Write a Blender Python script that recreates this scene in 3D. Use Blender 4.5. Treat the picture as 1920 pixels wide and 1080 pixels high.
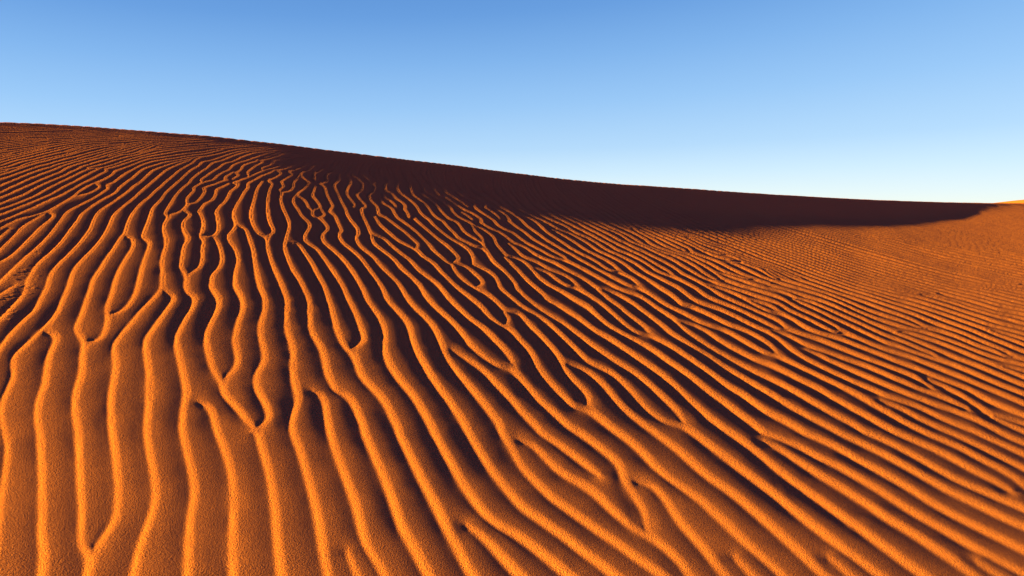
import bpy, math
import numpy as np

sc = bpy.context.scene
for o in list(bpy.data.objects): bpy.data.objects.remove(o, do_unlink=True)

# ------------------------------------------------------------------ camera
cam_d = bpy.data.cameras.new('camera'); cam = bpy.data.objects.new('camera', cam_d)
sc.collection.objects.link(cam); sc.camera = cam
cam.location = (0, 0, 1.70); cam.rotation_euler = (math.radians(90), 0, 0)
cam_d.sensor_width = 36; cam_d.lens = 36*1150/1920          # horizon at row 385 of 1080
cam_d.shift_y = -(540-385)/1920
cam_d.clip_start = .05; cam_d.clip_end = 20000

# ------------------------------------------------------------ sky, sun, film
EXPO = 2.7
SKY_GAIN = 1.0/(0.08*2**EXPO)
SUN_AZ, SUN_EL = -97.0, 13.0         # bearing from the view direction (left), height
w = bpy.data.worlds.new('World'); sc.world = w; w.use_nodes = True
nt = w.node_tree; bg = nt.nodes['Background']
sky = nt.nodes.new('ShaderNodeTexSky'); sky.sky_type = 'NISHITA'; sky.sun_disc = False
sky.sun_elevation = math.radians(SUN_EL); sky.sun_rotation = math.radians(SUN_AZ)
sky.altitude = 600; sky.air_density = 1.0; sky.dust_density = 0.2; sky.ozone_density = 3.0
# clear desert air: deep blue aloft, paling towards the horizon, by height above it
tcw = nt.nodes.new('ShaderNodeTexCoord'); sep = nt.nodes.new('ShaderNodeSeparateXYZ')
nt.links.new(tcw.outputs['Generated'], sep.inputs[0])
ramp = nt.nodes.new('ShaderNodeValToRGB'); cr_ = ramp.color_ramp
SKYC = [(-.05, (235, 244, 236)), (0, (238, 248, 240)), (.018, (225, 243, 248)), (.05, (204, 232, 251)), (.09, (178, 215, 248)),
        (.16, (151, 197, 243)), (.23, (127, 178, 234)), (.30, (102, 156, 221)), (.36, (88, 142, 210)), (.6, (48, 90, 162)), (1, (24, 54, 118))]
lin = lambda c: tuple((x/255/12.92 if x < 11 else ((x/255+.055)/1.055)**2.4) for x in c)
while len(cr_.elements) < len(SKYC): cr_.elements.new(.5)
for el, (z, c) in zip(cr_.elements, SKYC): el.position = (z+.05)/1.05
for el, (z, c) in zip(cr_.elements, SKYC): el.color = (*lin(c), 1)
mr = nt.nodes.new('ShaderNodeMapRange'); mr.inputs['From Min'].default_value = -.05; mr.inputs['From Max'].default_value = 1.0
tilt = nt.nodes.new('ShaderNodeMath'); tilt.operation = 'MULTIPLY_ADD'; tilt.inputs[1].default_value = -.22; tilt.inputs[2].default_value = 1.0
hgt = nt.nodes.new('ShaderNodeMath'); hgt.operation = 'MULTIPLY'
nt.links.new(sep.outputs['X'], tilt.inputs[0]); nt.links.new(tilt.outputs[0], hgt.inputs[0]); nt.links.new(sep.outputs['Z'], hgt.inputs[1])
nt.links.new(hgt.outputs[0], mr.inputs['Value']); nt.links.new(mr.outputs[0], ramp.inputs[0])
sc1 = nt.nodes.new('ShaderNodeVectorMath'); sc1.operation = 'SCALE'; sc1.inputs['Scale'].default_value = SKY_GAIN
nt.links.new(ramp.outputs[0], sc1.inputs[0])
mixs = nt.nodes.new('ShaderNodeMix'); mixs.data_type = 'RGBA'; mixs.inputs['Factor'].default_value = .97
nt.links.new(sky.outputs[0], mixs.inputs['A']); nt.links.new(sc1.outputs[0], mixs.inputs['B'])
nt.links.new(mixs.outputs['Result'], bg.inputs[0]); bg.inputs[1].default_value = 0.08
sun_d = bpy.data.lights.new('sun', 'SUN'); sun = bpy.data.objects.new('sun', sun_d)
sc.collection.objects.link(sun); sun_d.energy = 5.0; sun_d.angle = math.radians(0.8)
sun_d.color = (1.0, .94, .06)
a, e = math.radians(SUN_AZ), math.radians(SUN_EL)
import mathutils
sd = mathutils.Vector((math.sin(a)*math.cos(e), math.cos(a)*math.cos(e), math.sin(e)))
sun.rotation_euler = sd.to_track_quat('Z', 'Y').to_euler()
vs = sc.view_settings; vs.view_transform = 'Standard'; vs.look = 'None'; vs.gamma = 1
vs.exposure = EXPO
sc.cycles.max_bounces = 4; sc.cycles.diffuse_bounces = 2

DENS = 1.0                            # sampling of the sand surface

# ---------------------------------------------------------------- terrain
# The broad shape of the dune: along each bearing (column, as tangent * F) the
# sand is met at these distances in metres, from the crest line (first row)
# down to the ground in front of the feet (last row).
F = 1150.0; U0 = 960.0; V0 = 385.0; EYE = 1.70
COLU = np.array([-1050,-800,-600,-400,-250,-120,0,100,200,300,400,500,600,700,800,900,980,1060,1140,1220,1300,1380,1460,1540,1610,1680,1740,1790,1840,1890,1930,2000,2100,2250,2450,2700,2950.])
ROWW = np.array([0,.006,.013,.022,.032,.044,.058,.075,.095,.12,.15,.185,.225,.27,.32,.38,.45,.53,.62,.72,.85,1.0])
DIST = np.array([
 [7.092,7.598,8.046,8.549,8.974,9.377,9.779,10.137,10.473,10.811,11.187,11.533,11.927,12.360,12.820,13.351,13.843,14.359,14.983,15.712,16.458,17.267,18.179,19.268,20.363,21.559,22.766,23.861,24.992,26.120,26.893,28.346,30.569,34.233,39.831,48.185,58.323],
 [6.979,7.478,7.924,8.417,8.836,9.232,9.629,9.980,10.309,10.643,11.013,11.354,11.742,12.168,12.620,13.116,13.585,14.096,14.698,15.422,16.175,16.974,17.852,18.899,19.967,21.128,22.283,23.330,24.325,25.362,26.107,27.535,29.693,33.260,38.713,46.847,56.730],
 [6.854,7.341,7.782,8.267,8.677,9.067,9.456,9.798,10.118,10.447,10.813,11.144,11.529,11.948,12.386,12.870,13.300,13.787,14.380,15.080,15.837,16.639,17.490,18.485,19.515,20.644,21.748,22.737,23.639,24.510,25.205,26.585,28.692,32.148,37.436,45.321,54.912],
 [6.703,7.170,7.602,8.077,8.476,8.854,9.233,9.562,9.874,10.197,10.553,10.876,11.253,11.660,12.090,12.559,12.973,13.405,13.973,14.660,15.388,16.204,17.045,17.987,18.930,19.971,20.959,21.815,22.586,23.346,24.014,25.328,27.344,30.666,35.754,43.350,52.580],
 [6.546,6.988,7.405,7.866,8.251,8.617,8.981,9.296,9.597,9.906,10.253,10.571,10.938,11.334,11.756,12.215,12.608,13.031,13.536,14.198,14.912,15.692,16.499,17.377,18.220,19.095,19.913,20.634,21.350,22.106,22.715,23.952,25.857,29.015,33.862,41.107,49.919],
 [6.371,6.777,7.168,7.613,7.979,8.325,8.671,8.967,9.247,9.540,9.876,10.185,10.542,10.930,11.339,11.782,12.169,12.574,13.058,13.612,14.264,14.977,15.693,16.438,17.170,17.926,18.658,19.308,19.969,20.680,21.241,22.357,24.121,27.066,31.612,38.434,46.740],
 [6.178,6.538,6.894,7.307,7.650,7.973,8.295,8.571,8.834,9.110,9.430,9.719,10.056,10.426,10.824,11.250,11.613,11.979,12.407,12.949,13.524,14.107,14.713,15.384,16.017,16.679,17.326,17.909,18.503,19.147,19.665,20.685,22.270,24.951,29.129,35.438,43.171],
 [5.947,6.261,6.572,6.939,7.254,7.553,7.850,8.103,8.343,8.595,8.889,9.150,9.454,9.788,10.146,10.528,10.859,11.188,11.584,12.073,12.543,13.071,13.607,14.185,14.745,15.317,15.878,16.384,16.905,17.476,17.946,18.872,20.287,22.672,26.420,32.129,39.188],
 [5.681,5.954,6.224,6.543,6.817,7.085,7.357,7.579,7.791,8.015,8.274,8.497,8.755,9.036,9.340,9.680,9.970,10.255,10.600,11.010,11.449,11.893,12.355,12.862,13.348,13.853,14.346,14.790,15.245,15.743,16.159,16.980,18.231,20.326,23.622,28.674,34.954],
 [5.363,5.596,5.825,6.093,6.323,6.547,6.779,6.973,7.153,7.336,7.545,7.723,7.937,8.174,8.426,8.697,8.928,9.158,9.441,9.789,10.145,10.531,10.921,11.354,11.776,12.214,12.642,13.026,13.418,13.845,14.197,14.893,15.962,17.750,20.560,24.878,30.258],
 [5.004,5.198,5.388,5.610,5.798,5.979,6.164,6.317,6.456,6.601,6.772,6.917,7.087,7.273,7.469,7.681,7.862,8.044,8.269,8.545,8.833,9.136,9.451,9.806,10.154,10.521,10.877,11.197,11.523,11.879,12.174,12.753,13.637,15.117,17.438,21.007,25.455],
 [4.612,4.769,4.922,5.101,5.250,5.392,5.537,5.656,5.768,5.887,6.024,6.135,6.265,6.406,6.556,6.719,6.858,6.997,7.170,7.383,7.605,7.843,8.088,8.365,8.638,8.927,9.207,9.457,9.714,9.996,10.235,10.706,11.421,12.611,14.472,17.326,20.885],
 [4.192,4.320,4.445,4.587,4.707,4.820,4.932,5.030,5.119,5.209,5.313,5.398,5.496,5.602,5.712,5.834,5.941,6.050,6.187,6.354,6.526,6.708,6.896,7.106,7.312,7.529,7.739,7.926,8.118,8.330,8.514,8.876,9.434,10.362,11.806,14.014,16.762],
 [3.768,3.873,3.973,4.086,4.182,4.272,4.362,4.438,4.507,4.577,4.656,4.718,4.787,4.863,4.946,5.038,5.120,5.205,5.312,5.442,5.577,5.718,5.863,6.023,6.176,6.336,6.491,6.629,6.771,6.927,7.061,7.326,7.741,8.434,9.513,11.157,13.195],
 [3.360,3.441,3.518,3.607,3.681,3.750,3.820,3.880,3.933,3.987,4.047,4.093,4.146,4.203,4.264,4.332,4.392,4.455,4.535,4.634,4.738,4.848,4.962,5.085,5.200,5.317,5.431,5.533,5.639,5.755,5.855,6.048,6.344,6.839,7.611,8.784,10.233],
 [2.942,3.000,3.057,3.122,3.177,3.228,3.279,3.323,3.362,3.403,3.449,3.484,3.524,3.566,3.610,3.656,3.697,3.742,3.799,3.870,3.945,4.024,4.107,4.195,4.278,4.362,4.444,4.518,4.594,4.678,4.750,4.888,5.091,5.424,5.939,6.718,7.669],
 [2.530,2.570,2.610,2.656,2.695,2.731,2.768,2.799,2.826,2.854,2.885,2.909,2.937,2.966,2.995,3.027,3.055,3.083,3.118,3.162,3.209,3.262,3.317,3.377,3.433,3.492,3.548,3.598,3.650,3.707,3.756,3.849,3.985,4.203,4.534,5.021,5.602],
 [2.136,2.161,2.187,2.218,2.245,2.271,2.298,2.318,2.336,2.353,2.372,2.385,2.401,2.418,2.435,2.454,2.470,2.487,2.509,2.536,2.566,2.597,2.631,2.668,2.704,2.743,2.779,2.811,2.844,2.880,2.911,2.969,3.057,3.199,3.406,3.701,4.039],
 [1.767,1.780,1.796,1.815,1.832,1.849,1.866,1.880,1.891,1.900,1.911,1.918,1.925,1.933,1.942,1.952,1.961,1.971,1.985,2.003,2.021,2.040,2.059,2.081,2.104,2.128,2.151,2.171,2.191,2.213,2.231,2.266,2.321,2.408,2.533,2.706,2.897],
 [1.430,1.435,1.442,1.452,1.460,1.469,1.479,1.486,1.492,1.497,1.502,1.505,1.509,1.513,1.518,1.523,1.529,1.535,1.544,1.555,1.566,1.578,1.590,1.604,1.618,1.632,1.646,1.659,1.671,1.685,1.696,1.717,1.748,1.797,1.868,1.964,2.068],
 [1.086,1.084,1.083,1.085,1.088,1.090,1.094,1.096,1.098,1.099,1.100,1.101,1.103,1.105,1.107,1.110,1.113,1.117,1.122,1.128,1.133,1.139,1.146,1.153,1.160,1.168,1.175,1.181,1.188,1.194,1.200,1.209,1.224,1.247,1.279,1.320,1.362],
 [0.788,0.780,0.775,0.773,0.772,0.772,0.772,0.772,0.771,0.771,0.770,0.770,0.770,0.771,0.772,0.773,0.775,0.777,0.779,0.782,0.784,0.786,0.789,0.792,0.795,0.798,0.800,0.802,0.804,0.806,0.808,0.811,0.815,0.823,0.831,0.840,0.849]])
# skyline of the dune, as sight-line drop per column
CRU = np.array([-1500,-900,0,100,200,400,640,900,1100,1280,1500,1700,1850,1920,2100,2900,3600.])
CRV = np.array([172,197,228.5,233,240,256,284,316,340,353,367.5,377,380.5,381,379,371,366.])

def catmull(x, y, xi):
    m = np.gradient(y, x, axis=0)
    k = np.clip(np.searchsorted(x, xi)-1, 0, len(x)-2); h = (x[k+1]-x[k]); t = (xi-x[k])/h
    sh = (-1,) + (1,)*(y.ndim-1); t = t.reshape(sh); h = h.reshape(sh)
    return ((2*t**3-3*t**2+1)*y[k] + (t**3-2*t**2+t)*h*m[k] + (-2*t**3+3*t**2)*y[k+1] + (t**3-t**2)*h*m[k+1])

# regular sheet: columns of bearing, rows running from the crest to the feet
us = np.arange(-1050, 2950, 1.7*DENS)
nrow = int(1150/DENS)
sp = np.linspace(0, 1, nrow)
VB = 1600.0
cr = catmull(CRU, CRV, us)
fr = (0.36*sp + 0.64*sp**1.9)                                        # finer rows near the crest
VV = cr[None] + (VB-cr)[None]*fr[:, None]
LD = catmull(COLU, np.log(DIST).T, us).T
YY = np.exp(catmull(ROWW**.6, LD, fr**.6))
XX = (us[None]-U0)/F*YY
ZZ = EYE - (VV-V0)/F*YY

# ------------------------------------------------------------ sand ripples
# Crest lines of the wind ripples on the dune, each drawn so that the steep
# (sunward) face lies on its right hand.
# start point, then steps from point to point, in quarter units
CRESTS = [
[1900,3240,24,-6,15,11,7,11,84,284,16,82,22,154,12,115,16,207,35,270,21,118,25,93,29,91,44,111,153,326,55,133,38,114,90,349,57,183,77,202,101,218],
[3510,3940,90,56,44,33,37,33,80,90,363,385,226,248,284,326,342,433,660,762],
[3900,3300,78,21,21,10,20,13,55,50,64,73,41,37,81,56,113,56,69,44,49,42,57,65,36,35,133,115,57,42,141,78,59,42,60,55,62,66,33,45,41,75,65,71,138,133,564,522,577,576,126,111,429,347,274,234],
[4770,3610,74,8,31,8,34,16,32,25,53,62,65,105,56,79,159,179,91,124,64,73,36,50,49,53,139,132,465,416,477,439,110,92,115,87,417,283,215,153,191,146,206,165],
[5730,3310,62,22,54,28,273,177,175,101,225,139,135,98,146,85,106,67,164,113,140,90,198,146,380,251,235,168,481,358,236,165,283,181,839,514,221,144,217,151],
[130,2140,-70,45,-101,60,-19,15,-17,16,-131,141,-44,57,-41,59,-38,61,-33,64,-18,45,-13,46,-18,94,-34,140,-8,47,-5,48,0,48,3,48,20,167,2,120,-8,144,-27,359,-16,167,-36,285,-8,144,2,96,8,96,17,119,40,236,15,168,-4,191,-34,407,-8,144,0,144,12,143],
[330,2485,51,8,40,12,9,5,5,6,3,10,-1,12,-7,18,-42,91,-13,34,-10,56,-14,135,-9,31,-23,54,-11,31,-11,42,-6,42,-1,34,1,36,4,32,16,75,7,132,12,430,-10,171,24,158,-3,63,-37,284,-4,144,5,71,12,96,64,305,20,142,3,144,-16,432,-1,168,10,168,22,142],
[1225,2160,10,14,16,16,12,7,29,12,15,11,4,6,2,5,0,10,-6,14,-10,17,-77,108,-60,89,-42,58,-11,22,-4,16,-3,15,2,45,19,104,6,50,3,49,0,184,-19,184,0,53,5,52,11,71,42,210,9,72,3,56,-5,56,-11,47,-21,62,-58,145,-43,146,-45,225,-7,72,-2,72,4,95,17,119,27,117,64,231,15,71,8,71,2,144,-20,432,-2,168,13,167,12,71,21,94],
[1500,3020,32,5,24,10,27,23,16,23,11,29,18,87,10,34,52,120,26,74,18,60,21,104,10,102,0,61,-10,354,7,286,12,119,22,118,32,116,40,113,105,268,22,69,16,70,10,71,4,72,-2,360,8,168,14,95,21,93,27,93,32,90],
[2350,2930,42,9,21,8,15,15,11,22,13,51,6,67,8,54,25,105,24,84,28,83,132,336,24,88,42,190,20,58,30,58,91,143,89,193,118,209,325,504,473,780,212,320],
[3400,2630,65,32,44,25,71,47,47,35,30,28,65,75,112,112,77,88,115,114,12,15,16,28,12,14,21,16,104,65,145,103,119,91,50,47],
[3790,2340,20,34,3,16,0,7,-6,15,-17,31],
[4250,2730,80,16,35,9,29,13,27,17,52,42,57,52,30,31,39,56,22,26,40,40,68,62,51,42,316,237,55,47,91,84,52,43,79,58,107,71,46,34,255,219,160,144,125,122,94,84,633,504,483,395,114,87,138,96,663,433,279,188,235,166,231,172],
[4540,2180,43,8,32,11,28,12,44,25,66,43,134,102,69,49,20,15,50,44,27,19,273,163,101,70,42,27,396,233,75,49,60,30,75,43,151,75,77,48,251,117,81,40,491,280,168,74,265,132,231,99,235,121,231,127,290,169,283,181,258,176,470,333,200,133,224,139,802,483],
[5080,2410,115,23,32,10,29,13,44,24,87,65,42,27,38,22,185,93,31,12,76,24,34,14,132,65,75,43,101,45,66,36,83,54,67,34,98,58,82,42,98,58,69,35,45,27,47,22,222,94,105,50,64,34,127,73,233,116,36,23,57,44],
[5600,2245,147,37,31,10,25,15,52,42],
[5952,2244,49,24,111,48,128,64,67,28,105,48,173,87,45,20,30,12,75,21,146,54,143,41,119,40,382,163,108,41,598,258,261,121,279,139,698,375,856,434,231,128,226,137],
[5810,2488,52,10,39,13,42,20,81,43,105,46,113,37,85,34,104,29,69,25,132,56,87,42,61,22,86,36,225,81,148,70,31,18],
[6055,2635,67,18,36,12,22,11,42,26,59,24,74,36,356,151,139,57,70,25,68,33,43,14,79,18,35,11,182,74,123,60,62,41,57,29,49,22,107,41,196,89,192,99,273,151,992,538,292,166,205,125,221,143,693,475],
[5770,2142,58,15,74,21,138,44,103,30,32,11,97,39,68,33,112,47,68,33,130,50,63,18,16,3,49,3,49,11,71,22,124,36,78,32,85,31,172,76,85,32,271,115,158,58,111,45,319,138,252,113,217,103,226,112,212,111,486,262,772,389,317,171],
[5784,2105,138,40,135,35,95,29,135,57,128,61,142,59,30,11,125,36,77,24,121,28,62,18,218,77,179,74,104,28,58,19,74,18,191,53,68,21,79,29,179,69,200,83,275,120,272,126,355,175,213,111,486,262,857,434],
[5748,2029,71,43,32,15,80,27,115,35,85,28,69,21,165,68,90,41,53,21,116,37,115,33,144,52,34,7,43,3],
[5175,1788,23,9,65,31,146,53,32,11,64,19,112,45,114,40,74,23,31,14,74,35,44,18,171,58,131,47,146,46,232,87,102,33,104,43,113,57,24,7,76,16,69,22,113,46,83,40,43,14,64,18,23,9,83,42,23,5,61,3],
[4460,1366,16,16,16,14,86,67,39,29,42,28,60,35,64,35,106,54,97,47,84,35,50,19,40,12,52,12,20,7,33,11,54,25,134,42,71,30,132,54,41,15,166,58,115,48,56,21,158,55,145,54,60,19,102,30,351,117,140,60,225,81,320,137,22,11,44,27,22,11,149,41,115,35,91,30,113,41,179,71,210,88,252,112,251,116,344,170,213,111,486,261,771,391],
[4532,1366,14,13,21,18,69,55,44,32,41,27,61,35,71,37,127,62,86,40,107,44,120,41,93,37,112,39,201,80,205,74,180,69,304,106,72,20,60,20,60,18,133,44,85,23,70,23,124,44,94,39,194,69,125,54,93,34,121,52,163,55,229,74,169,60,179,70,211,87,241,106,262,121,184,88,203,103,213,111,486,262,621,314],
[4594,1376,39,33,59,46,45,31,42,25,71,38,83,40,149,70,88,39,67,27,108,40,94,38,109,40,169,65,222,81,201,76,251,84,109,34,132,37,80,27,94,23,264,85,318,114,89,39,125,44,89,38,56,21,374,130,158,57,168,66,199,83,220,96,229,104,217,104,236,118,234,123,401,216],
[4637,1378,25,22,32,25,53,39,48,29,62,32,129,62,212,96,86,36,208,82,276,105,218,78,179,66,101,36,114,37,91,28,107,29,134,38,95,21,81,23,304,96,210,74,86,20,124,36,126,33,91,31,417,150,225,84,190,75,210,89,231,101,239,111,205,100,225,114,667,356,341,177],
[4673,1378,44,36,45,33,44,27,51,27,174,80,236,106,86,36,219,86,232,88,218,77,200,73,135,46,135,41,149,39,71,20,112,19,56,13,48,13,192,60,142,49,86,26,116,42,55,17,76,18,131,25,105,28,80,25,102,35,463,167,201,78,211,86,243,105,251,114,238,114,246,124,932,497],
[4705,1382,38,30,39,28,43,25,41,21,145,64,308,138,111,45,168,67,240,90,417,148,163,54,140,41,153,38,154,32,34,5,41,3],
[6710,2492,70,26,107,47,307,129,86,29,54,21,271,115,132,45,56,22,166,70,418,182,250,117,258,128,223,117,486,262,856,433,169,92,166,96],
[7385,2466,104,21,116,34,50,16,59,20,179,68,362,128,202,77,311,129,361,161,185,87,193,96,203,104,234,123],
[4732,1384,38,29,33,23,35,20,47,23,164,68,257,116,84,36,150,61,151,57,168,62,383,135,94,32,95,31,93,29,93,25,200,48,187,47,142,41,147,50,166,48,103,23,83,30,66,18,120,30,68,19,92,28,114,38,350,126,225,85,211,84,244,103,263,117,260,123,268,134,266,139,592,319],
[4756,1383,32,25,34,22,35,20,38,18,42,18,109,42,46,19,254,114,91,39,130,51,134,50,212,76,337,118,122,42,110,35,128,38,169,43,108,34,118,28,119,33,86,20,82,28,48,14,69,17,62,20,209,45,227,63,100,29,103,33,272,95,236,86,224,87,234,95,242,105,273,125,291,141,310,159,401,216],
[4804,1387,26,18,27,17,29,15,37,17,48,20,135,49,46,18,255,113,95,40,104,40,103,36,199,66,369,128,283,91,110,32,212,58,274,78,111,29,146,46,67,24,25,6,107,17,35,7,132,30,140,37,115,34,111,34,261,88,248,90,247,94,245,99,253,109,284,130,313,152,331,170,464,252],
[4826,1389,27,18,28,16,29,14,30,13,48,19,151,54,46,18,242,107,93,39,95,36,111,38,232,74,340,117,347,108,333,92,122,31,106,29,156,38,97,30,160,33,198,46,108,27,121,34,115,34,248,82,249,88,258,97,246,97,254,108,285,127,314,150,342,175,433,233],
[4856,1392,20,13,28,15,52,24,56,21,159,57,46,17,45,19,191,86,91,37,95,35,102,34,259,80,249,85,70,23,392,118,286,78,357,89,114,32,329,75,156,38,221,63,232,74,227,79,259,95,246,95,244,101,275,120,294,137,323,160,361,190],
[4883,1394,42,24,45,20,55,21,166,58,54,21,45,18,186,83,105,42,70,24,78,26,325,100,239,81,78,24,351,103,152,42,242,63,246,54,106,28,494,120,107,29,120,34,126,39,124,40,227,77,270,99,258,99,255,105,286,125,315,148,333,166,403,214],
[4910,1395,43,22,53,22,222,79,54,20,216,95,47,19,54,20,61,21,76,25,352,107,226,75,76,23,398,114,161,44,216,55,77,16,128,26,108,24,464,113,126,33,127,36,133,39,132,42,227,77,271,97,258,98,256,104,276,118,305,141,333,165,393,206],
[4940,1397,37,18,53,21,231,82,53,20,202,87,53,21,45,17,111,37,392,118,212,69,82,24,419,120,188,50,118,30,93,21,93,19,173,32,185,41,107,25,203,51,155,40,157,45,169,52,227,76,272,96,270,100,256,102,277,117,305,139,335,163,383,200],
[4975,1398,38,17,46,18,230,81,51,19,196,83,51,20,50,18,92,30,414,124,221,70,500,142,204,54,124,30,107,24,84,16,226,41,100,20,108,24,183,45,164,42,155,44,165,50,238,78,294,102,282,103,268,105,266,112,284,128,314,151,362,187],
[5027,1402,31,13,47,18,262,92,48,19,147,61,96,35,91,29,190,54,208,63,260,80,476,134,168,44,172,42,129,29,111,22,246,45,176,38,154,37,153,40,155,43,152,45,247,80,318,109,294,105,257,99,255,106,274,122,304,144,342,174],
[6610,3008,79,25,83,34,128,73,59,25,69,33,104,43,104,47,465,233,63,36,119,81,82,49,363,186,212,113,356,200,351,208,203,127,221,145,692,476,427,268],
[6960,2850,115,43,121,59,29,18,92,64,91,54,37,19,88,33,92,19,66,20,34,12,286,125,249,120,212,111,675,367,576,297,253,138,186,109,183,115,438,294],
[7440,3120,93,42,85,41,370,162,151,73,149,78,780,424,574,301,230,129,206,124,202,129,515,352],
[7480,2745,64,7,41,7,118,29,46,15,291,113,331,141,317,143,303,146,288,148,528,284,729,367,255,135],
[4025,2020,55,13,17,6,15,7,14,9,34,30,27,21,38,25,24,13,16,5,18,2,45,-1],
[3613,1262,-72,23,-8,3,-7,5,-6,8,-3,9,-5,46,0,12,2,12,4,11,6,11,7,9,8,9,17,17,10,7,20,13,73,42,71,44,54,27,31,18,50,33,31,23,14,11,24,28,18,17,28,20,50,33,45,34,46,31,49,27,49,30,58,29,86,52,57,29,50,30,50,25,66,38,119,60,16,6,25,6,52,4],
[3887,1613,23,7,34,8,16,5,16,6,22,12,15,10,13,11,49,48,20,18,21,17,37,25,57,35,57,40,50,29,42,23,68,31,33,17,93,66,24,10,25,5,18,1,25,-5],
[4140,1725,26,10,58,33,79,47,57,40,42,26,142,71,39,21,22,17,35,37,14,13,16,10,57,29,23,15,14,11,12,12,22,37,11,12,91,64,66,42,64,34,120,54,75,42,45,22,70,26,74,15,31,12,38,21,132,80,83,46,54,23,26,7,44,7,26,10,59,32,108,55,85,37,70,35,67,29,158,78,385,223,162,81,234,99,51,24,133,76,126,63,68,38,53,34,92,69,80,54,432,209,338,181,374,217,367,228,280,186,571,397],
[3742,1279,-15,10,-7,6,-6,8,-3,10,-5,34,-3,24,1,12,1,12,4,11,5,11,6,10,24,27,60,59,18,15,19,15,41,26,31,18,21,11,94,38,39,17,40,21,74,44,17,7,42,13,25,9,25,11,21,11,79,46,85,60,15,10,69,29,87,43,22,13,35,25,40,34,14,10,136,82,58,39,69,40,21,16,27,23,18,18,16,18,11,10,7,4,14,4,47,5,30,10,91,43,163,82,31,12,69,20,38,16,139,80,28,19,15,14,24,29,10,16,11,23],
[3848,1296,-16,13,-7,8,-6,9,-5,10,-2,12,0,12,3,23,7,23,5,11,5,11,14,20,61,74,26,25,19,14,20,13,43,21,150,68,68,28,15,9,34,25,22,13,46,22,52,21,23,12,45,27,58,41,23,14,16,8,60,26,105,52,62,35,37,29,42,26,208,104,21,14,41,35,40,32,22,15,16,9,30,12,124,39,47,18,83,38,171,87,32,13,38,14,22,11,22,13,33,25,77,65,33,25,145,89,164,82,78,34,82,40,149,58,118,55,103,34,68,19,97,39,98,52,149,62,118,43,487,224,149,77,270,155,571,307,441,245,269,158,204,126,201,131,613,422,281,184],
[3941,1303,-29,15,-9,6,-9,8,-3,11,2,12,15,45,9,22,6,11,66,85,16,18,9,8,29,21,42,23,357,178,68,39,50,25,43,31,23,13,32,14,51,17,83,39,15,9,65,42,41,30,15,9,15,6,28,10,69,19,125,63,37,18,24,15,47,40,20,13,22,11,53,24,117,44,55,23,100,50,192,92,15,5,16,3,47,1],
[3999,1310,-21,11,-20,12,-2,11,20,57,10,22,7,10,51,66,23,28,8,9,19,15,20,13,31,18,113,57,30,14,52,22,60,35,112,56,83,47,147,73,57,24,134,81,49,25,23,13,23,18,9,12,3,10],
[4026,1317,-21,11,-8,9,3,12,20,56,11,21,58,77,24,27,9,8,19,14,41,25,86,43,127,53,30,14,157,79,68,39,59,25,50,29,56,24,190,94,24,13,31,20,60,45,50,20,25,12,32,17,43,26,47,23,19,11,56,41,37,21,79,37,92,37,89,39,90,37,55,26,20,13,32,36,16,14,10,6,108,39,86,22,56,18,38,15,98,43,89,35,122,51,82,27,96,39,116,39,39,18,39,20,119,78],
[4078,1322,-10,7,-6,10,2,12,21,56,5,11,14,20,53,65,16,17,9,8,20,14,20,13,62,36,32,17,104,47,60,30,105,43,46,21,29,16,50,35,24,13,24,10,42,13,42,15,25,12,75,38,60,26,39,17,37,21,42,30,50,25,72,45,39,21,59,19,50,25,26,9,76,22,152,52,175,55,38,19,46,33,14,8,113,52,204,101,24,9,16,3,41,-3],
[4112,1330,-5,11,1,11,15,46,5,11,6,10,15,19,56,63,18,16,29,20,83,50,31,17,166,77,78,39,60,25,47,23,31,18,75,49,18,10,49,15,51,20,33,12,27,8,50,12,31,13,91,46,37,21,27,19,33,29,62,40,16,8,32,10],
[4176,1331,-4,12,1,12,2,11,7,23,6,11,7,10,7,9,18,17,63,54,19,15,30,20,103,62,84,46,74,43,30,14,89,37,62,30,26,16,40,22,26,25,19,12,39,19,38,16,25,8,52,13,94,31,32,13,87,44,37,21,76,47,15,11,33,30,23,12,102,40,50,15,48,10,122,39,47,14,30,12,53,27,92,56,120,50,137,69,27,17,25,23,13,9,106,50,156,66,62,23,32,10,119,31,81,25,51,25,113,44,78,33,78,28,186,80,112,44,347,150,288,120,218,100,227,111,255,133,570,309,749,379,315,175,345,217],
[4253,1340,-1,12,2,12,4,11,5,10,8,10,8,9,18,15,95,74,40,27,92,55,105,59,98,58,22,15,42,30,37,21,72,37,40,25,41,21,68,29,42,19,17,6,52,10,31,12,80,38,59,25,66,39,34,16,38,16,39,15,76,21,26,4,51,1],
[4295,1354,4,12,6,11,7,9,8,9,28,23,104,80,30,20,83,50,104,59,106,63,27,12,58,23,69,34,91,36,64,28,75,36,10,5,5,5,7,13,5,8,5,3,13,7,34,13,96,31,25,10,221,111,60,20,51,20,92,26],
[5280,2138,108,19,46,14,50,18,40,17,56,28,28,16,62,40,39,21,39,19,24,8,45,4,30,5,24,7,21,10,51,27,85,57,22,12,29,13,74,27,103,27,86,28,76,33,127,43,97,41,59,27,159,56,210,90,178,65,37,18,82,49,38,20,308,132,135,49,100,42,219,98,205,100,255,133,612,332,599,305,212,112,167,95,185,111,382,250],
[5385,2050,46,8,26,7,95,32,76,31,52,17,65,16,75,12,35,9,33,11,32,13,60,31,16,5,78,20,27,9,73,35,298,130,81,40,55,26,40,16,64,19,32,12,56,24,105,48,76,28,20,12,13,12,16,19],
[4800,1725,60,25,50,25,50,20,112,56,47,19,26,14],
[4815,1685,65,30,78,28,111,47,93,37,99,48,111,47,34,10,77,18,26,3,51,2],
[4830,1670,173,72,67,23,38,15,39,18,116,59,39,17,37,13,35,10,35,7,43,5,32,9,31,12,37,21,16,7,122,42,70,20,11,4,30,16,62,34,56,22],
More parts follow.
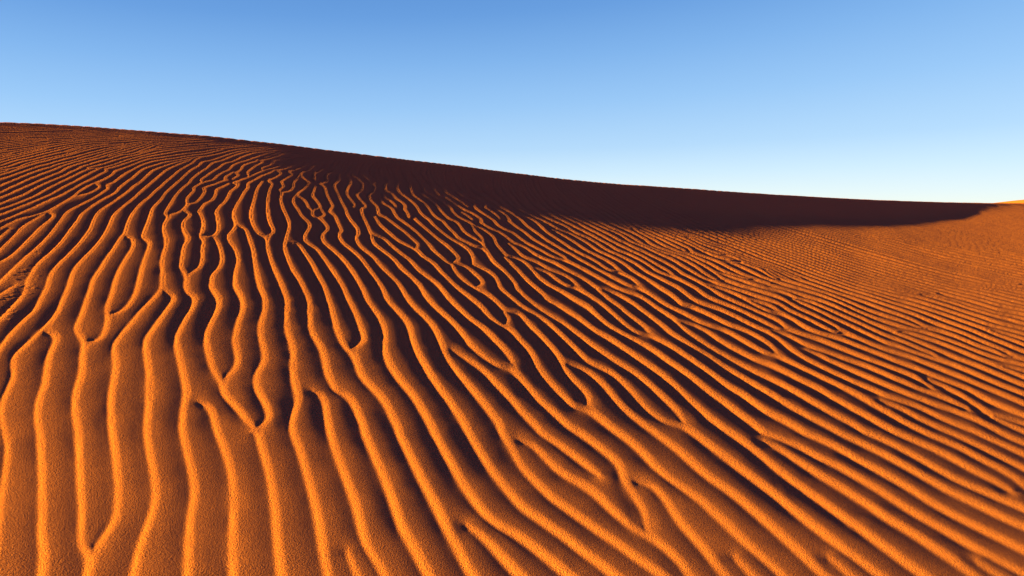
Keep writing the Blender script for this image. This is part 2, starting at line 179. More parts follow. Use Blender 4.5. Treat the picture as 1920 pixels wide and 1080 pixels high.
[4412,1363,16,17,35,29,91,71,25,19,26,17,62,37,64,36,62,32,147,74,105,44,49,18,34,10,54,9,26,7,32,12,41,21,17,7,99,27,23,8,68,30,145,60,201,69,31,13,73,33,67,26],
[5485,1978,47,14,30,12,45,20,103,51,73,25],
[5570,1970,60,25,59,20,19,10,62,42,21,11,34,13],
[1970,1360,-30,40,-13,22,-7,19,-24,96,-9,39,-3,24,1,24,5,32,11,36,12,26,15,22,18,17,14,7,16,2,36,-2],
[2190,1825,33,-1,9,2,13,9,15,18,25,40,41,55,14,22,12,21,28,59,51,89,10,23,42,126,52,177,14,39,17,40,14,25,17,23,23,23,32,27,11,15,12,29,34,101,16,30,31,38,94,95,32,39,23,34,16,29,29,68,42,83,9,47,12,28,160,318,97,174,84,167,76,133,84,175,71,116,70,97,452,561,131,172,121,178,203,326,94,140,156,213,208,263],
[2790,1760,2,34,1,9,3,8,9,15,9,10,20,17,110,82,18,17,48,58,18,17,52,43,45,44,23,25,40,69,27,38,45,46,42,39,68,59,53,52,27,31,71,93,45,49,43,40,38,30,46,30,46,24,24,8,25,2,26,-5,36,-9],
[2810,1625,24,44,10,14,11,13,18,16,47,38,50,45,20,15,16,9,90,37,15,8,10,7,16,15,30,33,13,11,14,9,43,22,19,15,12,13,21,27,17,20,105,106,25,23,25,20,133,100,24,24,37,45,32,31,20,16,21,13,82,41,15,9,15,12,15,15,45,59,54,54,28,33,28,43,26,62,17,28,38,51,52,60,135,139,19,16,14,8,22,7,67,4],
[3785,1925,25,25,36,41,64,64,40,45,28,25,96,80,12,13,13,19,12,12,19,11,43,17,21,11,46,32,87,55,146,111,22,12,50,24,28,16,333,222,66,50,76,62,48,44,80,80,148,129,126,93,213,147,151,131,73,59,253,175,281,206,346,259,460,316,235,166,212,158,380,292,195,140,440,292,770,489,199,134,176,125],
[3810,1825,30,21,59,58,20,17,23,14,16,8,44,14,26,11,32,17,72,43,16,7,33,8,26,8,33,14,25,15,22,16,18,18,10,14,17,31,7,7,123,75,28,19,26,21,176,154,61,46,30,16,23,6,24,3,50,2],
[2870,1450,10,28,5,7,7,5,28,10,16,12,20,20,14,20],
[2845,1490,22,27,13,13,15,9,26,13,14,8,6,7,4,7,10,21,13,24,12,16,14,10,37,25,89,70,84,84,12,13,23,30,11,13,18,17,75,61,11,8,14,6,34,1,47,11,28,7,16,6,15,8,22,16,65,62,14,15,9,15,2,9,-5,12,-11,8,-34,18],
[3002,1188,-62,20,-23,10,-13,10,-12,13,-10,14,-5,11,0,12,10,44,3,8,4,7,14,15,5,7,1,5,-3,7,-21,13,-5,7,-1,6,1,8,2,9,3,9,6,7,5,5,7,4,25,12,7,4,7,7,16,21,7,7,44,29,17,17,6,8,1,6,-6,16,1,4,21,29,5,12,6,19],
[3026,1191,-45,18,-22,12,-12,10,-5,7,-5,7,-3,8,1,11,26,49,9,14,19,20,4,7,1,6,-1,7,-16,25,-2,8,1,7,5,16,9,15,5,7,12,10,44,30,43,34,15,15,11,14,10,15,15,25,16,20,19,17,28,15,7,5,5,6,20,29,13,12,47,40,42,32,30,21,22,13,59,28,30,20,20,17,12,11,10,13,10,16,7,16,7,21,1,9,-3,17,1,7,3,6,4,4,13,7,44,17,37,18,29,16,18,15,17,18,13,19,7,15,14,44,4,8,11,13,151,122,29,18,61,33,45,26,35,23,27,20,56,51,176,177,49,46,25,21,21,14,22,11,115,47,35,22,38,34,60,58,46,50,79,95,24,24,26,22,63,42,48,25,45,12,92,14],
[3085,1200,-39,13,-15,6,-14,8,-6,5,-5,6,-4,7,0,9,3,10,20,42,9,15,22,29,9,15,6,16,7,32,7,23,6,15,9,14,11,11,61,44,18,15,11,13,39,55,18,20,14,11,8,6,32,15,8,5,10,12,20,28,45,40,33,39,12,11,21,12,39,18,39,22,23,10,18,4,9,1,36,-5],
[3196,1213,-66,13,-33,8,-15,7,-6,5,-4,8,2,10,32,54,10,14,35,40,15,21,4,7,1,9,1,18,4,8,5,4,7,4,28,12,16,9,48,31,50,35,39,21,5,4,6,7,6,15,9,14,17,18,20,16,22,12,59,29,15,11,13,12,10,6,13,4,33,8,16,7,15,9,49,36,18,16,10,13,11,33,5,10,8,12,21,25,39,43,11,8,8,4,48,8,34,9,16,7,22,13,19,16,52,53,31,40,12,12,54,44,29,18,108,53,88,54,51,24,21,12,25,19,46,49,42,39,25,22,26,20,22,13,302,165,36,22,80,60,179,120,167,130,107,75,97,75,86,60,92,80,21,11,238,97,156,87,118,50,43,21,259,149,315,201,637,364,275,139,167,95,162,103,199,134,583,423,237,163,244,153,944,572,242,156,217,151],
[3145,1445,35,25,84,65,12,12,19,27,11,12,49,48,15,11,8,4,35,12,7,4,7,6,12,14,29,41,5,7,13,12,25,17,29,18,57,27,17,11,7,10,2,14,3,11,3,5,32,43,23,38,10,14,17,18,59,49,50,52,19,22,21,28,6,12,6,27,5,8,40,41,40,36,50,40,75,53,48,31,76,41,28,19,226,170,291,186,42,29,33,26,176,153,62,58,27,32,18,28,9,18,10,41,16,21,67,49,142,114,414,305,138,111,219,184,126,95,117,95,773,575,586,458,276,193,1023,671,197,137,194,141],
[3545,1698,10,25,10,17,12,13,22,20,10,12,5,10,1,23],
[3297,1223,-95,21,-19,5,-9,4,-8,6,-9,34,3,12,40,50,40,45,29,39,26,31],
[3333,1229,-59,18,-10,3,-9,5,-8,9,-8,23,-3,12,4,11,24,45,15,24,10,9,23,12,8,5,5,7,19,31,6,7,14,10,23,11,16,9,107,72],
[3345,1482,32,28,13,10,45,25,37,25,16,9,42,16,22,12,22,14,25,18,6,6,3,5,-1,20,3,4,6,5,34,21,34,18,16,7,35,11,16,8,43,31,46,40,23,11,51,18,16,6,14,9,52,37,21,13,51,25,92,36,100,60,92,46,51,30,78,56,62,62,24,22,63,44,57,50,27,21,114,79,17,17,30,44,17,16,20,12,113,62,43,27,228,152,98,75,48,34,48,31,67,37,29,18,78,60,57,40,49,29,64,28,53,27,94,54,56,39,124,49,109,53,51,29,119,77,154,78,231,131,175,111,105,61,639,321,318,170,146,83,184,113,219,147,606,432,219,148,244,152,823,495,284,179],
[3460,1592,45,28,40,30],
[3420,1440,26,24,14,11,7,4,38,16,29,20,11,10,5,8,5,14,5,8,18,17,29,22,43,26,44,30,13,12,16,21,13,12,22,13,22,12,18,8,43,16,65,51,35,23,37,21,84,42,51,30,15,8,18,8,24,8,58,11,26,11,128,64,58,34,50,25,50,30,50,25,30,19,23,12,49,21,23,7,58,14,35,16,48,31,73,55,74,45,50,34,33,27,47,48,37,31,74,55,76,50,164,92,115,58,84,46,108,45,81,40,371,215,157,81,92,63,129,51,94,46,87,46,364,210,73,34,507,211,240,110,193,98,356,200,349,211,341,223,530,373,199,134,245,152,596,360],
[3530,1475,77,39,16,9,13,8,2,3,-1,24,3,3,40,24,28,20,18,16,22,24],
[3700,1565,42,16,15,8,14,10,26,23,19,23,2,4,-1,12,2,3,57,41,54,35,40,35,26,20,22,14,50,25,110,66,46,24,5,4,5,7,6,15],
[3110,1642,54,50,94,80,29,23,51,35,19,16,20,19,49,52,10,13,2,9,-2,5,-5,6,-19,12,-7,6,-4,6,-2,6,1,16,4,17,10,24,14,19,22,24,23,20,33,24,64,36,61,32,36,23,27,22,79,74,16,13,19,10,23,9,17,2,34,0,9,3,9,4,15,12,50,62,128,127,51,55,37,46,30,42,16,28,25,52,18,27,32,38,78,78,28,32,13,20,6,18,-1,16,-12,38,0,11,6,9,46,33,95,80,109,79,83,66,75,68,92,101,80,74,59,43,168,109,52,40,201,184,200,200,111,92,193,187,989,838,96,73,117,83,603,394,238,161,234,168,229,175],
[2600,1137,-43,6,-42,5,-162,14,-16,2,-17,4,-15,6,-30,22,-11,7,-44,20,-33,23,-22,11,-17,7,-18,6,-19,3,-32,4,-6,2,-1,1,0,2,26,9,6,5,1,6,-6,10,-10,9,-13,7,-25,12,-23,7,-9,4,-3,4,1,5,19,17,4,9,-1,5,-3,7,-13,24,-3,8,-6,24,-4,27,-3,31,-2,25,1,27,7,61,5,26,9,25,20,38,6,18,0,5,-3,7,-5,6,-16,10,-8,7,-6,9,-5,12,-3,15,-2,27,2,24,7,33,13,45,14,39,23,55,51,105,33,88,10,34,3,32,-5,58,-1,34,3,67,6,33,26,73,16,66,4,33,-5,89,4,74,12,57,9,31,19,46,4,24,0,15,-6,24,-45,134,-7,45,4,43,11,35,47,97,26,81,65,230,38,149,17,82,30,200,58,262,35,114,53,134,94,195,186,335,179,341,355,626,123,206],
[2636,1144,-70,13,-140,17,-32,7,-23,9,-47,26,-15,9,-32,23,-31,17,-27,10,-44,9,-7,2,-2,2,1,3,20,14,2,5,-2,4,-5,5,-16,11,-25,15,-20,10,-7,5,-3,5,0,7,12,20,1,8,-3,6,-23,20,-1,3,15,18,-1,13,-6,30,0,10,2,17,5,17,8,26,7,16,35,77,5,15,3,15,0,17,-3,15,-26,92,-5,26,0,25,4,25,11,32,24,63,14,31,16,29,41,56,13,21,46,95,10,24,7,24,4,25,4,75,2,69,6,31,8,26,20,38,14,22,31,42,15,29,8,24,9,33,19,105,14,44,24,65,10,21,11,11,20,11,43,15,23,11,25,21,23,27,15,28,30,79,33,73,4,17,5,42,7,20,154,346,64,174,45,134,26,59,90,149,125,238,88,143,136,198,351,486,117,182,325,533,135,198,156,213],
[2250,1316,-15,19,-26,28,-8,12,-2,10,1,6,0,9,-6,14,-5,8,-6,7,-9,6,-14,5,-48,5],
[2665,1148,-140,29,-25,6,-17,6,-16,7,-29,17,-22,10,-11,5,-25,3,-14,4,-9,5,-22,20,-24,16,-16,9,-28,10,-8,4,-3,3,-2,8,5,11,7,10,4,4,37,27,6,6,1,8,-1,4,-8,14,-25,25,-8,7,-25,15,-7,4,-6,7,-14,17,-15,14,-5,8,-3,14,0,9,4,12,2,5,32,44,20,38,11,13,27,23,12,11,12,15,5,8,2,8,0,9,-5,14,-26,40,-7,16,-3,16,1,7,5,13,9,11,23,18,36,19,16,11,12,11,11,12,34,52,90,125,42,65,22,37,36,83,49,89,11,26,48,128,11,36,0,14,-1,7,-6,11,-10,11,-15,12,-28,18,-49,23],
[2220,1470,43,19,15,10,6,6,11,15,15,33,5,6,8,6,27,10],
[2440,1218,-11,6,-4,11,8,10,1,11,-3,3,-6,5,-26,16,-32,15,-7,4,-5,6,-2,7,0,8,7,40],
[2365,1395,-15,44,-9,21,0,10,3,6,5,7,21,22,17,22,13,23,2,8,-3,6,-4,3,-30,4,-9,2,-5,2,-6,7,-4,10,-1,10,1,8,3,7,8,6,8,4,19,1,12,3,5,3,15,13,21,21,18,21,6,11,4,9,-1,12,-3,4,-5,5,-21,18,-6,6,-4,6,-4,16,0,8,2,8,2,9,9,15,9,9,116,99,29,30,27,33,24,34,77,124,13,22,26,62,14,28,16,23,61,81,15,22,11,23,11,24,8,25,5,24,3,26,1,26,-6,72,4,33,17,50,22,46,23,36,44,62,36,46,60,68,38,54,36,57,74,134,11,21,17,49,89,152,88,158,62,97,126,175,33,38,44,35,51,32,66,30,41,22,86,57,90,65,307,252,176,162,237,238,232,244,364,415,417,463,395,420],
[2400,1565,32,40,1,5,-2,5,-8,6,-8,4,-8,2,-17,3],
[2746,1155,-67,12,-48,10,-29,8,-19,7,-9,5,-10,7,-8,8,-41,48,-17,23,-9,7,-6,4,-26,11,-7,5,-5,5,-1,7,1,8,6,20,0,9,-2,5,-5,5,-9,3,-24,4,-8,2,-1,2,0,3,6,4,20,11,7,8,5,13,8,33,6,17,21,41,15,25,4,8,0,7,-2,7,-15,15,-5,7,-1,6,2,5,6,6,25,18,6,6,5,8,12,24,18,48,13,23,1,7,-3,6,-13,15,-2,10,0,6,4,13,8,16,11,16,12,13,17,14,37,25,20,16,37,34,33,36,16,21,39,56,85,118,17,29,21,54,8,15,9,13,23,25,86,81,25,31,17,27,14,30,6,23,10,51,9,33,18,46,22,46,94,165,41,62,89,117,101,145,20,33,25,57,15,29,121,192,54,81,46,59,137,166,42,44,38,29,95,62,175,126,142,114,115,85,247,196,229,212,275,268,201,206,712,780,152,153,293,284],
[2863,1171,-132,16,-42,6,-32,8,-10,4,-11,5,-10,7,-16,18,-7,10,-27,43,-6,7,-7,4,-16,7,-7,4,-4,5,-2,6,7,26,-2,8,-3,5,-7,6,-15,12,-6,6,-2,6,-1,7,2,8,4,9,14,26,38,82,12,22,15,27,11,35,8,16,20,30,11,14,31,32,9,12,5,9,5,16,0,7,-1,8,-2,7,-12,15,-4,8,0,11,3,11,6,14,8,15,11,15,12,15,17,14,49,35,25,22,54,64,109,108,22,24,24,33,44,72,41,51,40,42,68,58,33,38,24,34,17,29,65,150,26,52,22,38,23,34,35,45,160,183,136,171,13,22,11,50,6,15,64,85,51,111,36,56,39,46,110,115,78,72,124,85,224,162,132,88,151,115,264,183,527,490,242,233],
[2711,1201,-21,5,-12,4,-10,5,-10,6,-9,9,-8,9,-30,51,-7,10,-9,9,5,11,24,30,4,8,2,7,-1,7,-2,8,-14,23,-10,25,-2,9,-1,9,0,9,3,7,10,16,24,30,14,15,8,11,-1,12,-6,9],
[2939,1180,-58,9,-129,16,-21,4,-22,7,-10,6,-9,8,-8,9,-6,10,-29,52,-2,8,0,6,3,6,6,5,24,14,7,5,21,19,6,7,5,7,3,7,1,9,-1,9,-6,19,-4,8,-6,6,-19,12,-7,6,-2,6,0,6,4,8,12,16,19,21,28,27,-1,17,-20,5,-8,6,-1,5,1,19,2,10,6,18,22,42,33,80,10,14,13,9,15,6,54,14,15,7,14,10,12,12,28,32,37,34,39,32,50,34,20,16,17,18,32,40,18,18,28,21,83,54,25,20,28,30,42,58,23,27,38,40,77,72,49,42,77,51,19,15,19,17,146,147,14,17,17,29,10,29,12,47,13,29,58,75,118,137,30,28,73,55,64,64,51,45,27,19,54,26,41,26,124,95,110,87,22,20,17,27,22,67,17,38,35,60,79,120,24,45,13,48,14,142],
[2961,1184,-57,11,-95,15,-18,4,-10,3,-9,4,-8,7,-7,8,-15,18,-7,10,-13,29,-3,8,2,10,7,10,6,6,25,22,26,26,15,12,6,6,3,7,1,7,-2,8,-9,18,-4,6,-8,8,-18,11,-3,8,0,5,5,15,14,24,11,11,19,16,10,13,3,8,2,9,5,29,2,8,3,5,7,6,7,3,17,4,9,3,28,19,72,56,55,40,45,40,42,35,10,10,2,5,0,7,-2,7,-17,21],
[2907,1203,-33,8,-24,8,-8,5,-6,7,-26,31,-6,11,1,12,7,37,3,8,5,8,16,16,3,7,0,3,-3,3,-8,3,-43,5],
[2065,1274,-20,14,-30,13,-15,6,-40,13,-40,25,-40,20,-16,10,-5,5,-3,5,0,7,3,9,0,9,-3,6,-26,29,-20,40,-26,38,-13,23,-8,15,-3,9,-5,23,-1,17,1,11,4,14,14,42,2,12,-2,11,-4,7,-19,23,-31,29,-5,6,-3,8,0,7,3,12,3,7,34,46,9,15,18,40,8,25,4,25,-1,17,-3,17,-14,49,-4,17,-3,34,2,41,5,26,7,16,29,41,12,23,8,30,3,32,-1,17,-3,15,-24,67,-7,25,-24,116,-2,18,2,24,16,67,7,37,1,25,-2,15,-9,24,-15,24,-16,18,-43,36,-15,20,-16,29],
[2386,1112,-118,13,-43,7,-36,6,-27,7,-28,8,-89,32,-25,8,-35,7,-42,7,-1,0,1,2,26,4,5,3,-2,3,-23,11,-29,12,-55,41,-7,7,-2,5,2,7,16,18,0,5,-3,3,-13,6,-29,8,-54,18,-17,6,-5,3,-1,3,12,3,14,2,6,4,1,4,-6,10,-10,11,-26,18,-13,11,-9,15,-7,17,-8,16,-15,24,-12,14,-21,17,-13,12,-16,23,-7,16,-1,6,1,8,8,18,3,14,6,37,4,42,-3,16,-12,22,-12,14,-7,5,-16,5,-23,1,-65,-7],
[2491,1126,-181,15,-51,7,-17,4,-17,5,-45,19,-20,6,-127,32,-1,1,1,1,16,2,4,3,-1,1,-15,10,-27,13,-39,15,-8,3,-1,2,2,3,15,4,4,3,-2,3,-10,6,-96,41],
[2542,1131,-58,5,-163,14,-25,3,-25,5,-17,6,-17,7,-99,50,-36,21,-18,8,-23,9,-40,11,-12,2,-24,3],
[2109,1081,-255,15,-70,6,-106,11,-57,8,-76,15,-143,16,-42,6,-128,20,-41,6,-59,6,-16,3,-25,7,-40,13,-91,37,-94,32,-6,3,-6,6,-8,12,-6,7,-22,15,-26,14,-34,17,-85,34,-23,10,-15,8,-34,22,-17,13,-31,28,-15,10,-60,37,-98,57,-30,15,-41,16,-57,16,-82,18,-40,13,-40,17,-37,19,-84,49,-29,22,-44,41,-103,100,-83,69,-27,24,-34,34,-62,73,-106,130,-43,58,-41,59,-39,61,-37,62,-43,85,-29,66,-24,68,-19,70,-22,118,-15,119,-5,72,0,72,19,263,3,192,-10,288,-13,191,-27,311,-6,168,3,96,9,95,52,381,4,144,-8,95,-14,95,-84,375,-29,165,-14,168,4,144],
[2063,1075,-177,11,-149,11,-157,10,-55,6,-188,22,-17,3,-49,11,-111,17,-70,14,-32,8,-47,15,-143,47,-25,7,-47,9,-10,3,13,17,-3,2,-47,20,-57,31,-84,42,-58,34,-50,25,-22,13,-24,12,-103,45,-88,43,-143,64,-38,16,-82,32,-33,14,-32,17,-42,24,-30,19,-19,14,-46,39,-104,100,-88,81,-42,43,-31,37,-104,131,-71,97,-40,60,-38,62,-35,62,-33,65],
[1556,1101,-53,5,-118,12,-135,12,-40,6,-110,24,-124,33,-24,7,-78,29,-59,19,-26,8,-34,5,-81,7,-24,6,-25,10,-32,14,-249,125,-21,11,-33,21,-44,21,-79,33,-62,25,-40,15,-65,21,-56,22,-78,32,-65,30,-64,34,-50,32,-49,35,-54,47,-78,75,-84,86,-63,73,-58,76,-82,118,-39,60,-38,62,-35,63,-33,64,-31,65,-27,66,-23,69,-23,93,-19,118,-11,120,-2,120,20,311,5,216,-6,216,-37,478,-6,192,12,192,46,357,4,72,-2,72,-12,95,-25,117,-120,390,-40,163,-16,95,-8,71,-3,144],
[1548,1094,-67,5,-143,13,-127,8,-42,4,-28,3,-28,7,-79,26,-74,15,-52,13,-25,7,-103,35,-120,30],
[1834,1048,-104,6,-226,8,-71,3,-214,14,-28,3,-27,5,-39,14,-66,27,-29,14,-10,3,-25,6,-35,7,-32,1,-18,2,-16,5,-35,13,-26,9,-43,12,-60,15,-60,20,-54,15,-10,4,-26,16,-51,20,-56,28,-120,51,-105,52,-51,30,-18,9,-21,8,-51,16,-24,9,-94,42,-101,39,-77,33,-54,26,-53,27,-42,24,-41,26,-39,28,-37,30,-45,39,-43,42,-60,59,-57,62,-46,55,-44,57,-55,79,-66,100,-62,103,-45,84],
[1189,1076,-26,2,-27,6,-46,14,-50,13,-40,14,-40,10],
[1679,1121,-50,11,-75,19,-20,4,-83,9,-141,24,-133,17,-35,6,-34,9,-26,9,-32,13,-45,25,-44,23,-25,15,-23,15,-32,24,-22,20,-10,6,-44,17,-4,3,-1,7,8,11,1,7,-3,5,-27,16,-46,32,-45,27,-43,23,-106,51,-18,11,-21,16,-24,30,-30,46,-44,59,-27,33,-33,36,-58,56,-80,69,-204,205,-18,16,-39,29,-99,67,-18,15,-17,17,-95,109,-45,56,-41,59,-49,82],
[2209,1091,-43,5,-50,3,-247,14,-42,3,-34,4,-35,6,-43,8,-103,26,-41,9,-41,6,-82,7,-26,3,-94,19,-86,13,-49,11,-51,14,-34,11,-24,10,-14,7,-15,9,-25,21,-35,35,-36,24,-53,41,-12,12,-20,25,-15,13,-18,11,-54,25,-43,25,-37,24,-43,30,-28,21,-15,14,-12,14,-13,27,-14,20,-91,121,-26,32,-21,24,-29,29,-41,39,-63,53,-29,32,-28,42,-28,53,-15,33,-11,41,-14,37,-7,17,-14,22,-20,26,-35,37,-127,128,-32,36,-44,56,-42,59,-49,83,-10,22,-8,22,-6,23,-10,72,-9,47,-44,137,-14,70,-3,48,2,48,26,166,4,48,0,48,-8,120,-46,477,-16,143,-39,262,-9,143,1,96,10,120,44,260],
[1454,1189,-29,9,-82,17,-51,12,-89,28,-34,13,-17,8,-15,10,-8,6,-49,48,-26,24,-22,16,-24,14,-8,6,-32,31,-14,11,-124,88,-53,31,-21,14,-18,17,-9,13,-8,13,-14,29,-23,65,-12,22,-20,28,-42,52,-45,50,-34,36,-90,87,-26,30,-18,27,-17,36,-5,15,-10,48,-8,24,-12,23,-35,60,-31,67,-9,13,-11,12,-59,48,-42,40,-40,43,-38,44,-32,43,-27,39,-21,41,-24,41,-7,23,-4,24,0,72,-2,24,-13,46,-48,110,-8,23,-10,46,-4,48,1,48,8,48,26,117,4,23,1,48,-7,96,-40,309,-30,287,-54,356,-9,143,2,96,11,120,60,330,18,167,2,168,-14,384,-2,168,8,168,17,143],
[1430,1202,-72,25,-33,13,-59,24,-23,13,-46,39,-190,169,-59,45,-67,56,-16,17,-9,13,-7,15,-19,49,-18,38,-20,35,-22,33,-24,32,-28,33,-29,31,-65,64,-29,32,-21,26,-13,22,-13,30,-10,32,-13,55,-11,31,-34,77,-25,60,-19,36,-29,41,-38,44,-123,122,-117,101,-10,13,-10,20,-4,15,-1,17,1,40,5,42,-2,25,-7,23,-14,34,-47,96,-12,39,-8,41,-2,50,3,51,35,141,4,27,2,39,-7,83,-44,321,-29,279,-50,316,-14,120,-4,95,2,96,9,96,15,95],
[1493,1186,-10,3,-10,5,-8,6,-17,18,-14,11,-79,41,-21,15,-44,40,-50,40,-40,40,-40,35,-35,35,-54,41,-20,18,-19,20,-32,42,-18,31,-19,45,-5,15,-12,49,-6,14,-4,7,-9,12,-21,23,-10,14,-46,73,-50,71,-40,70,-46,63,-10,22,-16,62,-49,148,-15,40,-33,74,-8,22,-3,14,2,14,5,12,11,14,40,43,8,14,2,9,-1,18,-14,54,-3,18,-1,23,2,60,-4,33,-15,65,-32,98,-6,41,-4,51,5,75,7,42,13,57,6,48,6,234,20,336,-5,221,5,22,15,24,25,25,33,24],
[2257,1097,-61,8,-61,6,-211,11,-52,4,-44,5,-36,6,-35,9,-37,11,-121,43,-17,4,-54,10,-12,3,-10,7,-9,14,-8,7,-14,8,-27,13,-15,9,-14,9,-19,16,-40,40,-73,64,-41,38,-11,13,-6,9,-19,31,-54,55,-11,16,-5,13,-10,41,-11,35,-12,34,-17,41,-12,26,-3,8,-1,9,2,7,3,4,6,5,27,14,8,6,6,6,3,6,1,12,-3,14,-17,44,-32,97,-18,72,-16,84,-14,50,-16,38,-17,31,-27,35,-23,23,-25,18,-30,13,-24,6,-53,7],
[2015,1126,-114,7,-36,4,-35,7,-27,7,-38,12,-96,39,-17,5,-46,11,-5,2,-11,6,-41,38,-16,10,-31,17,-15,10,-56,48,-12,22,-39,29,-18,17,-36,39,-17,22,-53,87,-10,19,-6,12,1,6,4,3,23,9,1,18,-25,31,-10,22,-4,16,0,9,1,17,21,57,3,16,0,8,-2,16,-3,16,-26,96,-4,24,0,23,4,47,4,76,-1,35,-2,17,-8,21,-8,11,-45,47,-92,90,-22,23,-55,76,-106,122,-18,29,-8,23,-2,21,1,13,16,70,1,41,-9,75,-22,117,-6,50,-2,50,9,195,26,159,16,154,9,123,-1,80,-10,105,-7,29,-13,33,-39,61,-109,133,-18,32,-7,93,-33,109,-16,70,-9,72,-3,71,3,96,14,120,19,94,57,233,13,71,7,71,2,144,-19,432,-2,168,11,167,29,166],
[2309,1104,-176,22,-155,13,-37,4,-37,6,-37,10,-55,20,-21,10,-34,18,-18,8,-52,12,-15,7,-31,26,-72,44,-41,27,-15,11,-5,5,-2,3,1,4,7,4,21,4],
[2063,1142,-48,9,-40,10,-117,41,-72,21,-25,10,-20,12,-8,7,-11,16,-8,8,-12,6,-32,13,-38,21,-13,10,-16,19,-9,5,-14,4,-28,5,-17,4,-24,10,-40,22,-16,11,-4,4,3,21,-3,4,-33,33,-14,16,-3,5,-3,12,2,8,9,8,5,9,-2,4,-6,8,-21,22,-8,13,-8,7,-13,6,-86,29],
[1756,1291,-65,33,-6,16,13,7,5,6,-9,2,-23,2,-12,3,-59,25,-56,17,-15,6,-3,2,-2,6,7,10,3,10,-2,6,-10,17,-18,25,-13,15,-14,13,-7,6,-11,4,-15,2,-29,1],
[1937,1196,-17,16,-42,10,-26,9,-18,6,-13,8,-7,8,-4,14,-5,8,-7,5,-30,17,-2,3,4,5,15,5,4,6,-2,2,-15,10,-27,14],
[1720,1375,-50,25,-33,12,-7,4,-5,4,-4,7,-2,7,-2,18,-2,8,-8,17,-10,16,-8,7,-5,4,-35,14,-13,7,-8,7,-5,7,-13,21,-17,19,-2,6,1,5,13,21,12,24,9,27,4,18,-1,18,-5,27,-4,14,-13,24,-1,6,2,7,18,24,4,11,0,14,-10,55,1,53,-1,17,-6,35,-8,17,-7,8,-10,9,-14,8,-65,33],
[945,1770,35,12,9,4,6,4,5,6,2,5,4,14,0,18,-4,18,-5,16,-7,13,-35,52,-40,68,-19,38,-16,43,-12,39,-8,41,-12,44,-11,33,-25,64,-2,18,5,46,-2,58,-7,43,-15,43,-7,13,-10,13,-14,11,-16,9,-24,8,-17,4,-53,2],
[1370,1580,46,18,7,4,4,4,2,4,-1,4,-4,6,-7,7,-26,20,-6,7,-5,6,-5,16,0,17,3,18,2,9,7,13,25,37,4,7,3,13,0,7,-3,7,-27,37,-6,17,-7,32,-12,88,-1,17,1,7,5,14,5,7,27,23,5,7,3,7,1,7,0,16,-9,55,5,40,6,12,4,3,30,16,15,11,8,11,2,12,-4,24,-18,44,-11,21,-29,44,-17,29,-47,97,-11,32,-3,16,-1,16,5,32,54,217,18,92,2,25,0,25,-26,158,-5,56,-1,38,4,33,7,40,68,275,10,66,5,55,-4,65,-23,114,-9,74,-16,437,2,144,13,119,25,117,34,116,76,227,19,70,13,70,6,72,1,72,-18,432,1,168,9,95,11,71,15,71,26,92],
[1600,1775,30,32,9,15,6,14,10,26,7,26,6,32,3,25,-3,23,-10,24,-14,22,-10,12,-29,28,-4,6,-6,16,-8,61,1,13,6,15,36,41,10,14,8,25,3,26,-2,20,-6,20,-58,122,-15,37,-9,32,-4,25,-2,24,3,34,11,51,23,81,8,23,15,29,61,94,6,22,5,49,8,22,24,32,106,108,48,62,47,66,20,16],
[1775,1690,43,17,15,8,7,5,10,12,10,22,24,64,14,43,6,33,7,61,6,34,36,147,10,31,26,61,6,22,2,33,-4,41,-8,32,-21,57,-4,17,-1,24,1,35,4,33,5,25,21,73,6,41,1,23,-3,16,-8,21,-32,53,-20,37,-7,21,-1,15,3,32,9,33,13,29,33,56,27,52,14,40,5,19,1,16,-6,22,-16,20,-37,29,-52,30],
[350,1592,-90,58,-59,35,-21,15,-24,22,-46,48,-136,135,-28,22,-83,48,-20,14,-19,15,-34,33,-96,108,-82,87,-31,37,-30,38,-70,97,-26,40,-37,62,-33,64,-20,44,-27,67,-14,45,-16,71,-18,94,-11,71,-8,72,-2,48,1,72,15,191,5,96],
[350,1592,36,10,17,7,4,3,2,7,-2,6,-6,7,-37,33,-40,32,-19,18,-128,128,-72,68,-19,14,-21,14,-97,47,-20,13,-18,16,-116,122,-35,33,-71,65,-33,35,-45,55,-59,77,-40,59,-37,62],
[710,1375,30,16,7,5,2,4,-1,5,-6,7,-35,20,-33,15,-25,7,-49,11],
[756,1265,-18,4,-8,3,-42,19,-40,20,-25,13,-62,36,-91,45,-70,42,-27,14,-68,29,-125,50,-98,43,-104,41,-89,37,-33,15,-31,17,-42,24,-29,21,-47,37,-54,48,-128,126,-42,43,-32,36,-45,56,-43,58,-57,78,-40,59,-38,61,-37,62,-34,63,-32,65],
[1175,1071,-32,2,-26,3,-26,6,-46,12,-153,44,-142,47,-61,15,-62,18,-120,39,-16,8,-22,15,-17,9,-43,16,-111,47,-68,33,-113,47,-57,28,-105,39,-121,51,-66,29,-65,31,-75,39,-41,24,-31,20,-29,20,-39,29,-28,22,-36,32,-69,66,-74,79,-62,73,-58,77,-41,59,-40,60,-38,61,-48,83,-35,63,-33,64,-30,65,-27,67,-23,69,-23,93,-15,95,-9,95,-4,72,1,96,22,335,5,216,-6,168,-40,406,-8,120,-3,120,8,191,27,215],
[1139,1067,-31,3,-32,4,-25,5,-39,10,-137,37,-175,54,-183,49,-46,14,-82,34,-76,26,-90,37,-30,14,-53,26,-59,25,-60,29,-155,61,-77,33,-77,35,-65,31,-63,34,-52,30,-51,32,-39,28,-38,29,-46,39,-44,41,-42,42,-49,53,-48,54,-44,56,-43,59,-53,79,-51,81,-61,104,-58,105,-42,86,-36,89],
